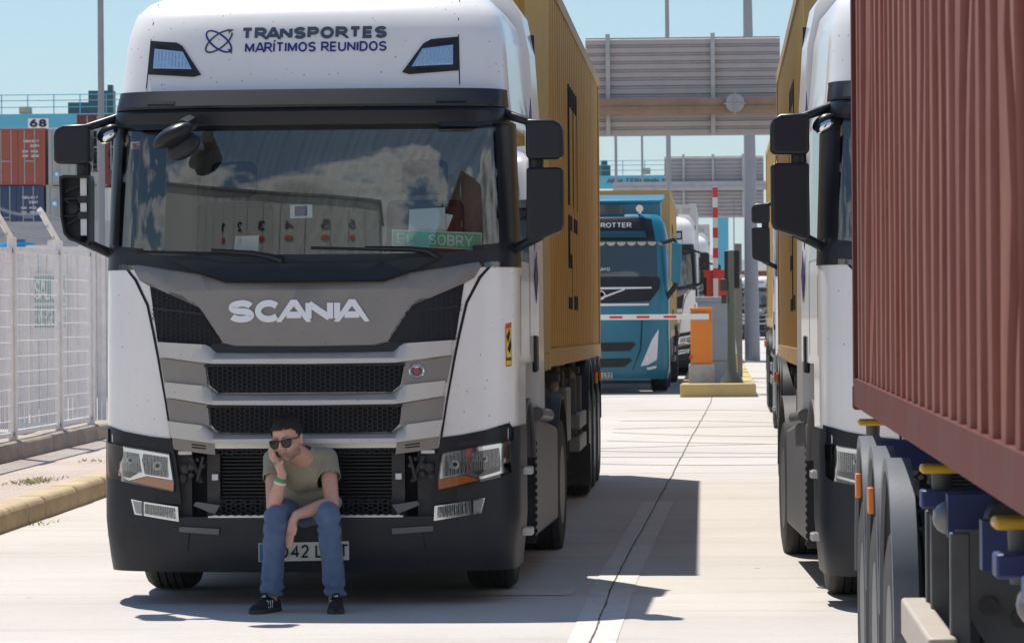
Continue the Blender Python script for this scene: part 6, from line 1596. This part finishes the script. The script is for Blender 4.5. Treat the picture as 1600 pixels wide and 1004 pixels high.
MB().box(P(28, 170, YCr).x - x0, P(46, 170, YCr).x - x0, .3, .8, h_ + .05, h_ + .4).build('equipment_box', M['stone'], k1)
YC2 = 260
cz0, cz1 = vz_(294, YC2, 990), vz_(274, YC2, 990); x0, x1 = P(905, 290, YC2).x, P(1110, 290, YC2).x
k2_ = crane(x0, x1, YC2, cz0, cz1, 'light blue crane girder lettered in dark capitals over the teal lorry', (x0 + .6, P(1129, 360, YC2).x)); g_ = gz(YC2)
lettering('APM TERMINALS', M['slate'], k2_, lambda x_, z_, d: Vector((x_, -.05 + d, z_)), (P(948, 285, YC2).x - x0, P(1041, 285, YC2).x - x0, vz_(286, YC2, 990) - g_, vz_(279, YC2, 990) - g_), .03, depth=.03)
cbx = MB(); xc_ = P(942, 270, YC2).x - x0; h_ = cz1 - g_; cbx.box(xc_ - .6, xc_ + .5, .2, 1.1, h_, h_ + .7); cbx.box(xc_ - .1, xc_ + .3, .3, .8, h_ + .7, h_ + 1.05); cbx.build('machine_house', M['tealdark'], k2_)
MB().box(P(1005, 270, YC2).x - x0, P(1016, 270, YC2).x - x0, .3, .8, h_ + .1, h_ + .5).build('equipment_box', M['stone'], k2_)

YS_ = 170
def stack(px_right, py_top, mt, label, marks=None, L=6.06):
    p = P(px_right, py_top, YS_); o = container(label, (p.x - 1.22, YS_, p.z - 2.59), mt, mt, L=L, H=2.59, doors_near=True, group='stacked containers behind the fence')
    for (body, x0, x1, z0, z1, mm) in marks or ():
        if body: lettering(body, mm, o, lambda x_, z_, d: Vector((x_, -.02 + d, z_)), (x0, x1, z0, z1), .02, depth=.02, name='marking')
        else: MB().box(x0, x1, -.03, .01, z0, z1).build('marking', mm, o)
    return o
M['skyblue'] = mat('sky_blue_decal', (.10, .38, .56), .5)
txt = [('WAXU 811 7', .25, .95, 1.95, 2.07, M['letter']), ('22G1', .55, .95, 1.75, 1.86, M['letter']), ('30480', .2, .45, 1.5, 1.6, M['letter']), ('2180', .2, .45, 1.3, 1.4, M['letter']), ('KG', .6, .9, 1.5, 1.6, M['letter']), ('28300', .6, .95, 1.3, 1.4, M['letter'])]
def star(o, x, z, r):
    MB().box(x - r, x + r, -.03, .01, z - r, z + r).build('marking', M['skyblue'], o)
    pts = []
    for i in range(14):
        a = math.pi / 2 + math.pi * i / 7; q_ = r * (.78 if i % 2 == 0 else .34); pts.append((x + q_ * math.cos(a), -.04, z + q_ * math.sin(a)))
    MB().prism(pts, (0, .02, 0)).build('star_mark', M['letter'], o)
rowt, rowb = 200, 288
stack(-18, rowt, M['box_orange'], 'rusty red container at the far left end of the upper row')
stack(70, rowt, M['box_orange'], 'rusty red container with white door markings in the upper row', txt)
o = stack(160, rowt, M['box_grey'], 'grey container with a pale blue star badge in the upper row'); star(o, -.85, 1.65, .17); star(o, -.85, .55, .13)
o = stack(248, rowt + 2, M['red'], 'dark red container half hidden by the mast in the upper row', [('EX', -.45, .1, 2.05, 2.4, M['letter'])])
stack(-20, rowb, M['box_blue'], 'dark blue container at the far left end of the lower row')
stack(68, rowb, M['box_blue'], 'dark blue container with white door markings in the lower row', txt)
o = stack(157, rowb, M['box_grey'], 'grey container with a pale blue star badge in the lower row'); star(o, -.85, 1.75, .15)
stack(246, rowb, M['box_white'], 'rust streaked white container right of the mast in the lower row')
for px, mt_, lb in ((-20, M['box_grey'], 'grey container under the far left dark blue one'), (68, M['box_grey'], 'grey container under the marked dark blue one'), (157, M['box_blue'], 'dark blue container under the grey star badge one'), (246, M['box_grey'], 'grey container under the rust streaked white one')):
    stack(px, 374, mt_, lb)
o = stack(205, 116 + 62, M['red_rail'], 'dark brown container on top of the upper row below the crane')

# white shed and hills on the horizon
sy_ = 320; a_, b_ = P(1095, 432, sy_), P(1122, 400, sy_)
sd_ = thing('white_shed', 'small bright white shed far behind the raised barrier arm', 'shed', (a_.x, sy_, gz(sy_)))
hh = b_.z - gz(sy_); ww = b_.x - a_.x
MB().box(0, ww, 0, 6, 0, hh - .3).build('wall', mat('shed_white', (.8, .8, .8), .6), sd_); MB().prism([(-.2, -.2, hh - .3), (ww + .2, -.2, hh - .3), (ww / 2, -.2, hh + .2)], (0, 6.4, 0)).build('roof', mat('shed_roof', (.6, .62, .64), .6), sd_)
for k in range(3): MB().box(ww * (.15 + .28 * k), ww * (.3 + .28 * k), -.03, .01, hh * .3, hh * .55).build('window', M['bglass'], sd_)
hl = MB(); rr = random.Random(4); HY = 4200; N_ = 120
for j, (yy, k) in enumerate(((HY, .0), (HY + 150, .62), (HY + 420, 1.0), (HY + 900, .8), (HY + 1500, 0))):
    for i in range(N_ + 1):
        x = -1400 + 3200 * i / N_
        pxx = 1120 + x / HY * FPX
        h = 66 + 4 * math.sin(pxx / 37) + 2.5 * math.sin(pxx / 13 + 1) + 1.2 * math.sin(pxx / 6 + 2) + 12 * math.exp(-((pxx - 1105) / 18) ** 2) + 16 * math.exp(-((pxx - 1215) / 30) ** 2)
        hl.v.append((x, yy, h * k + rr.uniform(-2, 2) * (k > 0)))
for j in range(4): hl.f += [(j * (N_ + 1) + i, j * (N_ + 1) + i + 1, (j + 1) * (N_ + 1) + i + 1, (j + 1) * (N_ + 1) + i) for i in range(N_)]
tag(hl.build('hills', mat('dry_hills', (.10, .105, .085), .95, var=.8, vscale=.01, vcol=(.17, .15, .11)), smooth=True, fix=False), kind='structure')

# ================================================================== what the windscreen mirrors: the terminal building and a palm behind the photographer
WB = -14.0
wb = thing('terminal_building', 'pale grey terminal building with numbered docks behind the photographer', 'building', (-8, WB, 0))
M['cladding'] = mat('pale_cladding', (.52, .53, .50), .7, var=.4, vscale=.4, vcol=(.45, .46, .43))
bw0, bw1, bh = -20.0, 4.6, 10.2
MB().prism([(bw0, 0, 0), (bw1, 0, 0), (bw1, 0, bh), (bw0, 0, bh + 3.2)], (0, -12, 0)).build('wall', M['cladding'], wb)
mb = MB()
for i in range(20): x = bw0 + (bw1 - bw0) * i / 20; mb.box(x - .015, x + .015, .0, .02, .1, bh - .1 + 3.2 * (bw1 - x) / (bw1 - bw0))
mb.build('panel_joints', M['skirt'], wb)
MB().prism([(bw0 - .3, .3, bh + 3.26), (bw1 + .3, .3, bh + .02), (bw1 + .3, .3, bh + .25), (bw0 - .3, .3, bh + 3.5)], (0, -12.6, 0)).build('roof', M['skirt'], wb)
for i in range(6):
    x = bw1 - 2.2 - i * 1.75
    lettering(str(6 - i), M['dark'], wb, lambda x_, z_, d: Vector((x_, .06 - d, z_)), (x + .22, x - .22, 8.1, 8.9), .02, depth=.03, name='dock_number')
    MB().lathe([(.0, .10), (.20, .10), (.22, .06), (.22, .0)], (x, 0, 7.4), 'Y', 18).build('dock_lamp', M['barred'], wb)
    MB().box(x - .6, x + .6, .01, .06, 1.2, 4.6).build('dock_door', M['greycab'], wb)
pt = thing('palm_tree', 'palm tree beside the terminal building behind the photographer', 'palm', (6.7, -12.0, 0))
tk_ = MB(); tk_.tube([(.05 * math.sin(i), 0, i * 1.06) for i in range(10)], [.28 - .012 * i + .02 * (i % 2) for i in range(10)], 12); tk_.build('trunk', mat('palm_bark', (.12, .09, .06), .95, var=.5), pt)
cr_ = MB(); rr = random.Random(8)
for i in range(34):
    a = rr.uniform(0, 2 * math.pi); e0 = rr.uniform(-.5, 1.3); Lf = rr.uniform(1.3, 2.0); pts = []; p = Vector((0, 0, 9.5)); e = e0
    for k in range(9):
        pts.append(p.copy()); p = p + Vector((math.cos(a) * math.cos(e), math.sin(a) * math.cos(e), math.sin(e))) * Lf / 8; e -= .22
    for k in range(1, 9):
        d = (pts[k] - pts[k - 1]).normalized(); sd2 = d.cross(Vector((0, 0, 1))).normalized()
        for j in range(3):
            q0 = pts[k - 1].lerp(pts[k], j / 3)
            for sg_ in (1, -1):
                tip = q0 + (sd2 * sg_ * .42 + d * .3 - Vector((0, 0, .12))) * (1 - .08 * k); cr_.add([q0, q0 + d * .05, tip], [(0, 1, 2)])
cr_.build('crown', mat('palm_leaf', (.05, .08, .03), .7), pt, fix=False)

# ================================================================== sea air: pale haze round the whole place
hm_, ht_, hb_ = newmat('sea_haze'); ht_.nodes.remove(hb_)
pv_ = nd(ht_, 'ShaderNodeVolumePrincipled'); pv_.inputs['Color'].default_value = (.72, .84, .95, 1); pv_.inputs['Density'].default_value = .00013; pv_.inputs['Anisotropy'].default_value = .3
ht_.links.new(pv_.outputs[0], ht_.nodes['Material Output'].inputs['Volume'])
tag(MB().box(-6100, 6100, -80, 9100, -1.2, 125).build('haze', hm_), kind='stuff')
